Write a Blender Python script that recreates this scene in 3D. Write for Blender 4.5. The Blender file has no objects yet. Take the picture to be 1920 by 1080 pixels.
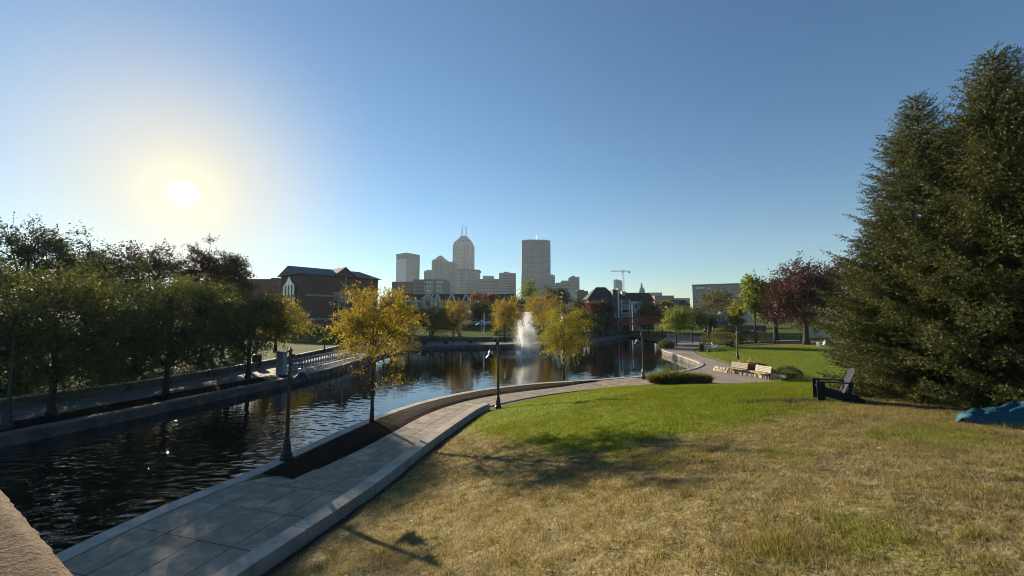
import bpy, bmesh, math, random
import numpy as np
from mathutils import Vector, Matrix
from mathutils.geometry import tessellate_polygon

R = math.radians
scene = bpy.context.scene
COL = scene.collection

# ------------------------------------------------------------------ camera
F = 760.0                      # focal length in pixels of a 1920 wide frame
CAMZ = 5.2                     # eye height above the canal water (z = 0)
PITCH = math.atan(55.0 / F)
cd = bpy.data.cameras.new('camera')
cam = bpy.data.objects.new('camera', cd)
COL.objects.link(cam)
cam.location = (0, 0, CAMZ)
cam.rotation_euler = (math.pi / 2 + PITCH, 0, 0)
cd.sensor_width = 36.0
cd.lens = F / 1920.0 * 36.0
cd.clip_start = 0.05
cd.clip_end = 12000
scene.camera = cam


def ray(px, py):
    cx, cy = (px - 960) / F, (540 - py) / F
    c, s = math.cos(PITCH), math.sin(PITCH)
    return Vector((cx, c - cy * s, s + cy * c))


def gp(px, py, z=0.5):
    d = ray(px, py)
    t = (z - CAMZ) / d.z
    return Vector((d.x * t, d.y * t, z))


def at(px, py, Y):
    d = ray(px, py)
    t = Y / d.y
    return Vector((d.x * t, Y, CAMZ + d.z * t))


# ------------------------------------------------------------------ sky, sun, exposure
SUN = ray(343, 363).normalized()
SUN_EL = math.asin(SUN.z)
SUN_AZ = math.atan2(SUN.x, SUN.y)
world = bpy.data.worlds.new('World')
scene.world = world
world.use_nodes = True
nt = world.node_tree
nt.nodes.clear()
wo = nt.nodes.new('ShaderNodeOutputWorld')
bg = nt.nodes.new('ShaderNodeBackground')
sky = nt.nodes.new('ShaderNodeTexSky')
sky.sky_type = 'NISHITA'
sky.sun_disc = False
sky.sun_elevation = SUN_EL
sky.sun_rotation = SUN_AZ
sky.altitude = 200
sky.air_density = 1.05
sky.dust_density = 0.0
sky.ozone_density = 2.6
bg.inputs[1].default_value = 0.051
hs = nt.nodes.new('ShaderNodeHueSaturation'); hs.inputs['Saturation'].default_value = 1.22
nt.links.new(sky.outputs[0], hs.inputs['Color']); nt.links.new(hs.outputs[0], bg.inputs[0])
# the sun itself and the bright aureole of the air around it
tc = nt.nodes.new('ShaderNodeTexCoord')
dot = nt.nodes.new('ShaderNodeVectorMath'); dot.operation = 'DOT_PRODUCT'
nt.links.new(tc.outputs['Generated'], dot.inputs[0])
dot.inputs[1].default_value = SUN


def wmath(op, a, b):
    n = nt.nodes.new('ShaderNodeMath'); n.operation = op
    for i, v in enumerate((a, b)):
        if isinstance(v, (int, float)):
            n.inputs[i].default_value = v
        else:
            nt.links.new(v, n.inputs[i])
    return n.outputs[0]


dpos = wmath('MAXIMUM', dot.outputs['Value'], 0.0)
# pale warm veil of the hazy air towards the sun
veil = nt.nodes.new('ShaderNodeBackground'); veil.inputs[0].default_value = (1.0, 0.87, 0.60, 1); veil.inputs[1].default_value = 0.335
mxv = nt.nodes.new('ShaderNodeMixShader')
nt.links.new(wmath('MULTIPLY', wmath('POWER', dpos, 44.0), 0.88), mxv.inputs[0])
nt.links.new(bg.outputs[0], mxv.inputs[1]); nt.links.new(veil.outputs[0], mxv.inputs[2])
last = mxv.outputs[0]
for power, col in ((17000.0, (9.0, 8.4, 6.6)), (600.0, (0.12, 0.09, 0.02)), (2.5, (0.026, 0.026, 0.030))):
    bk = nt.nodes.new('ShaderNodeBackground')
    top_ = max(col)
    bk.inputs[0].default_value = (*[c / top_ for c in col], 1)
    nt.links.new(wmath('MULTIPLY', wmath('POWER', dpos, power), top_), bk.inputs[1])
    ad = nt.nodes.new('ShaderNodeAddShader')
    nt.links.new(last, ad.inputs[0]); nt.links.new(bk.outputs[0], ad.inputs[1])
    last = ad.outputs[0]
nt.links.new(last, wo.inputs[0])

sl = bpy.data.lights.new('sun', 'SUN')
sl.energy = 5.0
sl.angle = R(0.55)
sl.color = (1.0, 0.86, 0.64)
so = bpy.data.objects.new('sun', sl)
COL.objects.link(so)
so.rotation_euler = (-SUN).to_track_quat('-Z', 'Y').to_euler()

vs = scene.view_settings
vs.view_transform = 'Standard'
vs.look = 'None'
vs.exposure = 1.42
vs.gamma = 1.0
scene.render.engine = 'CYCLES'
scene.cycles.use_denoising = True
scene.cycles.filter_width = 1.0
scene.cycles.max_bounces = 10
scene.cycles.diffuse_bounces = 5
scene.cycles.transmission_bounces = 4
scene.cycles.transparent_max_bounces = 24
scene.cycles.sample_clamp_indirect = 6.0
scene.cycles.caustics_reflective = False

# ------------------------------------------------------------------ materials
MATS = {}


def base_mat(name):
    m = bpy.data.materials.new(name)
    m.use_nodes = True
    m.node_tree.nodes.clear()
    MATS[name] = m
    return m, m.node_tree


def N(t, kind, **kw):
    n = t.nodes.new(kind)
    for k, v in kw.items():
        setattr(n, k, v)
    return n


def ramp(t, fac, stops):
    r = N(t, 'ShaderNodeValToRGB')
    e = r.color_ramp.elements
    while len(e) < len(stops):
        e.new(0.5)
    for el, (p, c) in zip(e, stops):
        el.position = p
        el.color = (*c, 1)
    t.links.new(fac, r.inputs[0])
    return r.outputs[0]


def surf(name, c1, c2=None, scale=3.0, rough=0.8, bump=0.0, bscale=None, metal=0.0, spec=0.3, detail=6, coord='Object', c3=None):
    """plain surface: two or three mottled tones, fine relief"""
    m, t = base_mat(name)
    o = N(t, 'ShaderNodeOutputMaterial')
    p = N(t, 'ShaderNodeBsdfPrincipled')
    p.inputs['Roughness'].default_value = rough
    p.inputs['Metallic'].default_value = metal
    p.inputs['Specular IOR Level'].default_value = spec
    t.links.new(p.outputs[0], o.inputs[0])
    if c2 is None:
        c2 = tuple(x * 0.82 for x in c1)
    if coord == 'World':
        vec = N(t, 'ShaderNodeNewGeometry').outputs['Position']
    else:
        vec = N(t, 'ShaderNodeTexCoord').outputs['Object']
    n = N(t, 'ShaderNodeTexNoise')
    n.inputs['Scale'].default_value = scale
    n.inputs['Detail'].default_value = detail
    n.inputs['Roughness'].default_value = 0.62
    t.links.new(vec, n.inputs['Vector'])
    stops = [(0.36, c1), (0.64, c2)] if c3 is None else [(0.33, c1), (0.5, c2), (0.66, c3)]
    t.links.new(ramp(t, n.outputs['Fac'], stops), p.inputs['Base Color'])
    if bump:
        b = N(t, 'ShaderNodeBump')
        b.inputs['Strength'].default_value = bump
        b.inputs['Distance'].default_value = 0.03
        n2 = N(t, 'ShaderNodeTexNoise')
        n2.inputs['Scale'].default_value = bscale or scale * 6
        n2.inputs['Detail'].default_value = 5
        t.links.new(vec, n2.inputs['Vector'])
        t.links.new(n2.outputs['Fac'], b.inputs['Height'])
        t.links.new(b.outputs[0], p.inputs['Normal'])
    return m


def leafmat(name, stops, trans=0.45, tmul=(1.5, 1.35, 0.6), rough=0.55):
    m, t = base_mat(name)
    o = N(t, 'ShaderNodeOutputMaterial')
    a = N(t, 'ShaderNodeAttribute', attribute_name='v')
    c = ramp(t, a.outputs['Fac'], stops)
    d = N(t, 'ShaderNodeBsdfPrincipled')
    d.inputs['Roughness'].default_value = rough
    d.inputs['Specular IOR Level'].default_value = 0.25
    t.links.new(c, d.inputs['Base Color'])
    tr = N(t, 'ShaderNodeBsdfTranslucent')
    mu = N(t, 'ShaderNodeMix', data_type='RGBA', blend_type='MULTIPLY')
    mu.inputs[0].default_value = 1.0
    t.links.new(c, mu.inputs[6])
    mu.inputs[7].default_value = (*tmul, 1)
    t.links.new(mu.outputs[2], tr.inputs[0])
    mx = N(t, 'ShaderNodeMixShader')
    mx.inputs[0].default_value = trans
    t.links.new(d.outputs[0], mx.inputs[1]); t.links.new(tr.outputs[0], mx.inputs[2])
    t.links.new(mx.outputs[0], o.inputs[0])
    return m


def glassmat(name, c, rough=0.08):
    m, t = base_mat(name)
    o = N(t, 'ShaderNodeOutputMaterial')
    p = N(t, 'ShaderNodeBsdfPrincipled')
    p.inputs['Base Color'].default_value = (*c, 1)
    p.inputs['Roughness'].default_value = rough
    p.inputs['Specular IOR Level'].default_value = 0.9
    t.links.new(p.outputs[0], o.inputs[0])
    return m


surf('concrete', (0.36, 0.335, 0.30), (0.29, 0.275, 0.25), 1.3, 0.85, 0.25, 40, coord='World')
surf('slab', (0.44, 0.355, 0.26), (0.24, 0.195, 0.145), 1.3, 0.85, 0.35, 45, coord='World', c3=(0.36, 0.30, 0.235), detail=9)
surf('joint', (0.07, 0.065, 0.06), (0.05, 0.045, 0.04), 6, 0.95)
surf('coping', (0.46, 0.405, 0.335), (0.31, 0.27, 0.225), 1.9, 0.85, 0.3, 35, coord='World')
surf('coping_dark', (0.17, 0.165, 0.155), (0.11, 0.105, 0.10), 0.8, 0.7, 0.3, 35, coord='World')  # darker grey coping for the bank across the canal
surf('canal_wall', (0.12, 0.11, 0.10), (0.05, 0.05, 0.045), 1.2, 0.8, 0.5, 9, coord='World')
surf('paving_brown', (0.30, 0.235, 0.185), (0.235, 0.185, 0.15), 0.5, 0.88, 0.3, 30, coord='World')
surf('paving_grey', (0.17, 0.155, 0.14), (0.13, 0.12, 0.11), 0.5, 0.88, 0.3, 30, coord='World')
surf('mulch', (0.034, 0.02, 0.014), (0.013, 0.008, 0.006), 9, 1.0, 0.7, 26, coord='World', c3=(0.055, 0.031, 0.02), spec=0.05)
surf('soil', (0.10, 0.07, 0.048), (0.05, 0.034, 0.024), 5, 0.95, 0.8, 22, coord='World')
surf('ground', (0.075, 0.09, 0.03), (0.13, 0.11, 0.055), 0.12, 0.95, 0.5, 4, coord='World')
surf('park_grass', (0.045, 0.075, 0.014), (0.075, 0.10, 0.018), 0.25, 0.98, 0.3, 7, coord='World', c3=(0.095, 0.10, 0.03), spec=0.02)
surf('asphalt', (0.055, 0.055, 0.056), (0.04, 0.04, 0.042), 2, 0.9, 0.3, 30, coord='World')
surf('black_metal', (0.012, 0.012, 0.014), (0.02, 0.02, 0.022), 8, 0.42, 0.05, 60, spec=0.5)
surf('lamp_glass', (0.35, 0.36, 0.36), (0.28, 0.29, 0.29), 8, 0.25, spec=0.6)
surf('bark', (0.065, 0.05, 0.038), (0.03, 0.023, 0.018), 7, 0.95, 0.9, 25)
surf('bark_grey', (0.12, 0.10, 0.085), (0.06, 0.05, 0.042), 7, 0.95, 0.9, 25)
surf('brick_wall', (0.15, 0.085, 0.068), (0.115, 0.066, 0.055), 2.0, 0.9, 0.3, 12)
surf('brick_wall2', (0.22, 0.12, 0.09), (0.16, 0.09, 0.07), 2.0, 0.9, 0.3, 12)
surf('stone_band', (0.34, 0.30, 0.26), (0.27, 0.24, 0.21), 1.5, 0.85)
surf('metal_roof', (0.13, 0.14, 0.155), (0.10, 0.11, 0.12), 0.6, 0.8, spec=0.2)
surf('slate', (0.035, 0.037, 0.044), (0.022, 0.024, 0.028), 1.6, 0.85, 0.4, 8)
surf('slate_brown', (0.05, 0.036, 0.033), (0.03, 0.023, 0.022), 1.6, 0.85, 0.4, 8)
surf('siding_blue', (0.075, 0.085, 0.095), (0.06, 0.07, 0.08), 0.8, 0.75)
surf('siding_grey', (0.13, 0.135, 0.14), (0.10, 0.105, 0.11), 0.8, 0.75)
surf('siding_cream', (0.50, 0.48, 0.43), (0.42, 0.40, 0.37), 0.8, 0.75)
surf('white_paint', (0.72, 0.72, 0.70), (0.60, 0.60, 0.59), 2.0, 0.6)
surf('grey_paint', (0.27, 0.28, 0.31), (0.2, 0.21, 0.24), 2.0, 0.6)
surf('red_paint', (0.42, 0.075, 0.035), (0.30, 0.05, 0.028), 2.0, 0.55)
surf('limestone', (0.30, 0.285, 0.265), (0.26, 0.245, 0.23), 0.05, 0.85)
surf('limestone_warm', (0.27, 0.245, 0.22), (0.23, 0.21, 0.19), 0.05, 0.85)
surf('tower_grey', (0.19, 0.185, 0.18), (0.16, 0.155, 0.15), 0.05, 0.8)
surf('tower_dark', (0.10, 0.10, 0.105), (0.08, 0.08, 0.085), 0.05, 0.8)
surf('office_concrete', (0.30, 0.305, 0.31), (0.26, 0.265, 0.27), 0.2, 0.85)
surf('pink_stone', (0.32, 0.22, 0.19), (0.25, 0.17, 0.15), 1.5, 0.85, 0.3, 12)
surf('pale_stone', (0.50, 0.45, 0.38), (0.38, 0.34, 0.28), 3, 0.85, 0.4, 14)
surf('rough_stone', (0.46, 0.39, 0.30), (0.30, 0.25, 0.19), 4, 0.9, 0.6, 14)
surf('bench_wood', (0.42, 0.36, 0.27), (0.33, 0.27, 0.2), 5, 0.7, 0.2, 30)
surf('chair_navy', (0.010, 0.013, 0.022), (0.007, 0.009, 0.015), 5, 0.6, 0.1, 40, spec=0.25)
surf('chair_white', (0.70, 0.69, 0.66), (0.6, 0.59, 0.57), 5, 0.5, spec=0.5)
surf('blue_canvas', (0.12, 0.19, 0.32), (0.09, 0.15, 0.25), 3, 0.8)
surf('steel', (0.35, 0.36, 0.38), (0.28, 0.29, 0.31), 0.5, 0.5, metal=0.4)
surf('crane_paint', (0.30, 0.31, 0.32), (0.24, 0.25, 0.26), 0.5, 0.6)
surf('rubber', (0.02, 0.02, 0.02), (0.014, 0.014, 0.014), 8, 0.9)
surf('car_silver', (0.45, 0.47, 0.5), (0.42, 0.44, 0.47), 1, 0.3, spec=0.6)
surf('car_white', (0.72, 0.73, 0.74), (0.68, 0.69, 0.7), 1, 0.3, spec=0.6)
surf('copper_green', (0.20, 0.32, 0.27), (0.16, 0.26, 0.22), 0.2, 0.8)
surf('sign_white', (0.75, 0.76, 0.78), (0.7, 0.71, 0.73), 1, 0.6)
surf('sign_dark', (0.03, 0.03, 0.035), (0.025, 0.025, 0.03), 1, 0.6)
glassmat('glass_dark', (0.02, 0.024, 0.03))
glassmat('glass_tower', (0.11, 0.14, 0.17), 0.12)
glassmat('glass_sky', (0.22, 0.30, 0.38), 0.10)
glassmat('glass_grey', (0.015, 0.017, 0.022), 0.35)


def parapet_mat():
    m, t = base_mat('parapet_stone')
    o = N(t, 'ShaderNodeOutputMaterial'); p = N(t, 'ShaderNodeBsdfPrincipled')
    p.inputs['Roughness'].default_value = 0.95
    p.inputs['Specular IOR Level'].default_value = 0.05
    t.links.new(p.outputs[0], o.inputs[0])
    pos = N(t, 'ShaderNodeNewGeometry').outputs['Position']
    v = N(t, 'ShaderNodeTexVoronoi'); v.inputs['Scale'].default_value = 150
    n = N(t, 'ShaderNodeTexNoise'); n.inputs['Scale'].default_value = 60; n.inputs['Detail'].default_value = 8; n.inputs['Roughness'].default_value = 0.75
    n3 = N(t, 'ShaderNodeTexNoise'); n3.inputs['Scale'].default_value = 7; n3.inputs['Detail'].default_value = 5
    for x in (v, n, n3):
        t.links.new(pos, x.inputs['Vector'])
    c1 = ramp(t, n.outputs['Fac'], [(0.34, (0.045, 0.03, 0.02)), (0.5, (0.13, 0.092, 0.06)), (0.64, (0.25, 0.185, 0.12))])
    mu = N(t, 'ShaderNodeMix', data_type='RGBA', blend_type='MULTIPLY'); mu.inputs[0].default_value = 0.5
    t.links.new(c1, mu.inputs[6])
    t.links.new(ramp(t, n3.outputs['Fac'], [(0.35, (0.7, 0.62, 0.58)), (0.65, (1.1, 1.05, 1.0))]), mu.inputs[7])
    t.links.new(mu.outputs[2], p.inputs['Base Color'])
    ad = N(t, 'ShaderNodeMath', operation='ADD')
    t.links.new(n.outputs['Fac'], ad.inputs[0]); t.links.new(v.outputs['Distance'], ad.inputs[1])
    b = N(t, 'ShaderNodeBump'); b.inputs['Strength'].default_value = 0.35; b.inputs['Distance'].default_value = 0.006
    t.links.new(ad.outputs[0], b.inputs['Height']); t.links.new(b.outputs[0], p.inputs['Normal'])


parapet_mat()


def water_mat():
    m, t = base_mat('water')
    o = N(t, 'ShaderNodeOutputMaterial'); p = N(t, 'ShaderNodeBsdfPrincipled')
    p.inputs['Base Color'].default_value = (0.006, 0.008, 0.007, 1)
    p.inputs['Roughness'].default_value = 0.015
    p.inputs['IOR'].default_value = 1.85
    p.inputs['Specular IOR Level'].default_value = 0.5
    t.links.new(p.outputs[0], o.inputs[0])
    pos = N(t, 'ShaderNodeNewGeometry').outputs['Position']
    hs = []
    for sc, sx, sy, w, rot in ((2.7, 0.75, 1.4, 1.0, 0.35), (1.0, 0.9, 1.4, 1.2, -0.2), (6.5, 0.8, 1.5, 0.10, 0.6)):
        mp = N(t, 'ShaderNodeMapping'); mp.inputs['Scale'].default_value = (sc * sx, sc * sy, sc); mp.inputs['Rotation'].default_value = (0, 0, rot)
        t.links.new(pos, mp.inputs['Vector'])
        n = N(t, 'ShaderNodeTexNoise'); n.inputs['Scale'].default_value = 1.0; n.inputs['Detail'].default_value = 0.4
        t.links.new(mp.outputs[0], n.inputs['Vector'])
        k = N(t, 'ShaderNodeMath', operation='MULTIPLY'); t.links.new(n.outputs['Fac'], k.inputs[0]); k.inputs[1].default_value = w
        hs.append(k.outputs[0])
    s = hs[0]
    for h in hs[1:]:
        ad = N(t, 'ShaderNodeMath', operation='ADD'); t.links.new(s, ad.inputs[0]); t.links.new(h, ad.inputs[1]); s = ad.outputs[0]
    # calmer and rougher patches left by the breeze
    big = N(t, 'ShaderNodeTexNoise'); big.inputs['Scale'].default_value = 0.12; t.links.new(pos, big.inputs['Vector'])
    mr = N(t, 'ShaderNodeMapRange'); mr.inputs[1].default_value = 0.35; mr.inputs[2].default_value = 0.65; mr.inputs[3].default_value = 0.5; mr.inputs[4].default_value = 1.0
    t.links.new(big.outputs['Fac'], mr.inputs[0])
    sp = N(t, 'ShaderNodeSeparateXYZ'); t.links.new(pos, sp.inputs[0])
    my = N(t, 'ShaderNodeMapRange', interpolation_type='SMOOTHSTEP'); my.inputs[1].default_value = 12; my.inputs[2].default_value = 26; my.inputs[3].default_value = 0.050; my.inputs[4].default_value = 0.006
    t.links.new(sp.outputs[1], my.inputs[0])
    b = N(t, 'ShaderNodeBump'); t.links.new(my.outputs[0], b.inputs['Distance'])
    t.links.new(mr.outputs[0], b.inputs['Strength'])
    t.links.new(s, b.inputs['Height']); t.links.new(b.outputs[0], p.inputs['Normal'])


water_mat()


def lawn_mat(name, trans):
    """v = share of live green, w = bare soil"""
    m, t = base_mat(name)
    o = N(t, 'ShaderNodeOutputMaterial')
    a = N(t, 'ShaderNodeAttribute', attribute_name='v')
    w = N(t, 'ShaderNodeAttribute', attribute_name='w')
    pos = N(t, 'ShaderNodeNewGeometry').outputs['Position']
    n = N(t, 'ShaderNodeTexNoise'); n.inputs['Scale'].default_value = 5.0; n.inputs['Detail'].default_value = 7; n.inputs['Roughness'].default_value = 0.7
    t.links.new(pos, n.inputs['Vector'])
    n2 = N(t, 'ShaderNodeTexNoise'); n2.inputs['Scale'].default_value = 45.0; n2.inputs['Detail'].default_value = 3
    t.links.new(pos, n2.inputs['Vector'])
    tone = n.outputs['Fac']
    if trans:            # every blade has its own tone
        rr = N(t, 'ShaderNodeAttribute', attribute_name='r')
        tm = N(t, 'ShaderNodeMath', operation='MULTIPLY_ADD'); t.links.new(rr.outputs['Fac'], tm.inputs[0]); tm.inputs[1].default_value = 0.55
        tn = N(t, 'ShaderNodeMath', operation='MULTIPLY_ADD'); t.links.new(n.outputs['Fac'], tn.inputs[0]); tn.inputs[1].default_value = 0.75; tn.inputs[2].default_value = -0.15
        t.links.new(tn.outputs[0], tm.inputs[2]); tone = tm.outputs[0]
    dead = ramp(t, tone, [(0.25, (0.10, 0.077, 0.035)), (0.5, (0.205, 0.165, 0.08)), (0.75, (0.35, 0.295, 0.17))])
    live = ramp(t, tone, [(0.3, (0.085, 0.125, 0.010)), (0.5, (0.13, 0.17, 0.014)), (0.7, (0.175, 0.205, 0.022))])
    ad = N(t, 'ShaderNodeMath', operation='MULTIPLY_ADD')
    t.links.new(n2.outputs['Fac'], ad.inputs[0]); ad.inputs[1].default_value = 0.5
    su = N(t, 'ShaderNodeMath', operation='SUBTRACT'); t.links.new(a.outputs['Fac'], su.inputs[0]); su.inputs[1].default_value = 0.25
    t.links.new(su.outputs[0], ad.inputs[2])
    fac = N(t, 'ShaderNodeMapRange'); t.links.new(ad.outputs[0], fac.inputs[0]); fac.inputs[1].default_value = 0.1; fac.inputs[2].default_value = 0.9
    mx = N(t, 'ShaderNodeMix', data_type='RGBA'); t.links.new(fac.outputs[0], mx.inputs[0])
    t.links.new(dead, mx.inputs[6]); t.links.new(live, mx.inputs[7])
    mx2 = N(t, 'ShaderNodeMix', data_type='RGBA'); t.links.new(w.outputs['Fac'], mx2.inputs[0])
    t.links.new(mx.outputs[2], mx2.inputs[6]); mx2.inputs[7].default_value = (0.045, 0.03, 0.02, 1)
    d = N(t, 'ShaderNodeBsdfPrincipled'); d.inputs['Roughness'].default_value = 0.9; d.inputs['Specular IOR Level'].default_value = 0.1
    t.links.new(mx2.outputs[2], d.inputs['Base Color'])
    if trans:
        tr = N(t, 'ShaderNodeBsdfTranslucent')
        mu = N(t, 'ShaderNodeMix', data_type='RGBA', blend_type='MULTIPLY'); mu.inputs[0].default_value = 1
        t.links.new(mx2.outputs[2], mu.inputs[6]); mu.inputs[7].default_value = (1.5, 1.4, 0.8, 1)
        t.links.new(mu.outputs[2], tr.inputs[0])
        ms = N(t, 'ShaderNodeMixShader'); ms.inputs[0].default_value = trans
        t.links.new(d.outputs[0], ms.inputs[1]); t.links.new(tr.outputs[0], ms.inputs[2]); t.links.new(ms.outputs[0], o.inputs[0])
    else:
        b = N(t, 'ShaderNodeBump'); b.inputs['Strength'].default_value = 0.9; b.inputs['Distance'].default_value = 0.04
        n4 = N(t, 'ShaderNodeTexNoise'); n4.inputs['Scale'].default_value = 14; n4.inputs['Detail'].default_value = 6
        t.links.new(pos, n4.inputs['Vector'])
        t.links.new(n4.outputs['Fac'], b.inputs['Height']); t.links.new(b.outputs[0], d.inputs['Normal'])
        t.links.new(d.outputs[0], o.inputs[0])


lawn_mat('lawn', 0)
lawn_mat('grass_blade', 0.45)

leafmat('leaf_gold', [(0.0, (0.10, 0.10, 0.016)), (0.4, (0.19, 0.165, 0.02)), (0.8, (0.30, 0.21, 0.022)), (1.0, (0.32, 0.15, 0.025))], trans=0.5)
leafmat('leaf_goldgreen', [(0.0, (0.08, 0.105, 0.015)), (0.4, (0.15, 0.165, 0.02)), (0.75, (0.25, 0.21, 0.02)), (1.0, (0.28, 0.14, 0.02))], trans=0.5)
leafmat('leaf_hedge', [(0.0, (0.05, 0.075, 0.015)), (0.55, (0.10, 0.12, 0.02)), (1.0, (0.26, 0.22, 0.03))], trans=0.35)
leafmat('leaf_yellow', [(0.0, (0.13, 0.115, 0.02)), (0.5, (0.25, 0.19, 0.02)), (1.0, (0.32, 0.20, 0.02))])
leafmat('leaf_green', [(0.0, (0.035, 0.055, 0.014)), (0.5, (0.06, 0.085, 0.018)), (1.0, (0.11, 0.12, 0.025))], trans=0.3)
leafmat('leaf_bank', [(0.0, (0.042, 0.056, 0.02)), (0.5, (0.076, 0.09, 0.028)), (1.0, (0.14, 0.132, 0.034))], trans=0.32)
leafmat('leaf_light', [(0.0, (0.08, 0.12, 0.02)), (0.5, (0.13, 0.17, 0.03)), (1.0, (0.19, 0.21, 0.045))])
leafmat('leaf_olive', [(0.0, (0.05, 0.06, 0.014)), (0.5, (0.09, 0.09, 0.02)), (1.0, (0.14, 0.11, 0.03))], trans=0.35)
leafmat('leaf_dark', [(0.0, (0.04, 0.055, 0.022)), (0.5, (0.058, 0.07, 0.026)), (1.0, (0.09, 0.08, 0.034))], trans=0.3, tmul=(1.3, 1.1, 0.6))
leafmat('leaf_maroon', [(0.0, (0.032, 0.02, 0.016)), (0.5, (0.06, 0.03, 0.022)), (1.0, (0.10, 0.048, 0.028))], trans=0.3, tmul=(1.5, 0.9, 0.7))
leafmat('leaf_flare_brown', [(0.0, (0.045, 0.042, 0.02)), (0.5, (0.075, 0.055, 0.028)), (1.0, (0.11, 0.065, 0.035))], trans=0.3, tmul=(1.3, 1.0, 0.7))  # brown cast of the sun flare put into the leaf colour
leafmat('leaf_red', [(0.0, (0.09, 0.04, 0.02)), (0.5, (0.15, 0.055, 0.025)), (1.0, (0.22, 0.09, 0.03))], tmul=(1.4, 1.0, 0.6))
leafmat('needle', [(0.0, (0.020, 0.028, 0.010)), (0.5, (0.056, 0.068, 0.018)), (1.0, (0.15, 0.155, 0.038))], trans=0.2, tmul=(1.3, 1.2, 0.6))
leafmat('dry_grass', [(0.0, (0.10, 0.10, 0.035)), (0.5, (0.21, 0.18, 0.09)), (1.0, (0.34, 0.28, 0.18))])
leafmat('fringe_grass', [(0.0, (0.06, 0.08, 0.02)), (0.5, (0.12, 0.13, 0.03)), (1.0, (0.22, 0.19, 0.07))])
leafmat('fallen', [(0.0, (0.20, 0.13, 0.06)), (0.5, (0.36, 0.27, 0.15)), (1.0, (0.5, 0.42, 0.3))], trans=0.2)


def spray_mat():
    m, t = base_mat('spray')
    o = N(t, 'ShaderNodeOutputMaterial')
    d = N(t, 'ShaderNodeBsdfDiffuse'); d.inputs[0].default_value = (0.95, 0.95, 0.95, 1)
    tr = N(t, 'ShaderNodeBsdfTranslucent'); tr.inputs[0].default_value = (0.98, 0.98, 0.98, 1)
    ms = N(t, 'ShaderNodeMixShader'); ms.inputs[0].default_value = 0.88
    t.links.new(d.outputs[0], ms.inputs[1]); t.links.new(tr.outputs[0], ms.inputs[2])
    tp = N(t, 'ShaderNodeBsdfTransparent'); m2 = N(t, 'ShaderNodeMixShader'); m2.inputs[0].default_value = 0.66
    t.links.new(ms.outputs[0], m2.inputs[1]); t.links.new(tp.outputs[0], m2.inputs[2]); t.links.new(m2.outputs[0], o.inputs[0])


spray_mat()


def nylon_mat():
    m, t = base_mat('teal_nylon')
    o = N(t, 'ShaderNodeOutputMaterial'); p = N(t, 'ShaderNodeBsdfPrincipled')
    p.inputs['Base Color'].default_value = (0.010, 0.055, 0.085, 1)
    p.inputs['Roughness'].default_value = 0.5
    p.inputs['Specular IOR Level'].default_value = 0.3
    n = N(t, 'ShaderNodeTexNoise'); n.inputs['Scale'].default_value = 9; n.inputs['Detail'].default_value = 3
    t.links.new(N(t, 'ShaderNodeTexCoord').outputs['Object'], n.inputs['Vector'])
    b = N(t, 'ShaderNodeBump'); b.inputs['Strength'].default_value = 0.6; b.inputs['Distance'].default_value = 0.05
    t.links.new(n.outputs['Fac'], b.inputs['Height']); t.links.new(b.outputs[0], p.inputs['Normal'])
    t.links.new(p.outputs[0], o.inputs[0])


nylon_mat()

# ------------------------------------------------------------------ builders


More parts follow.
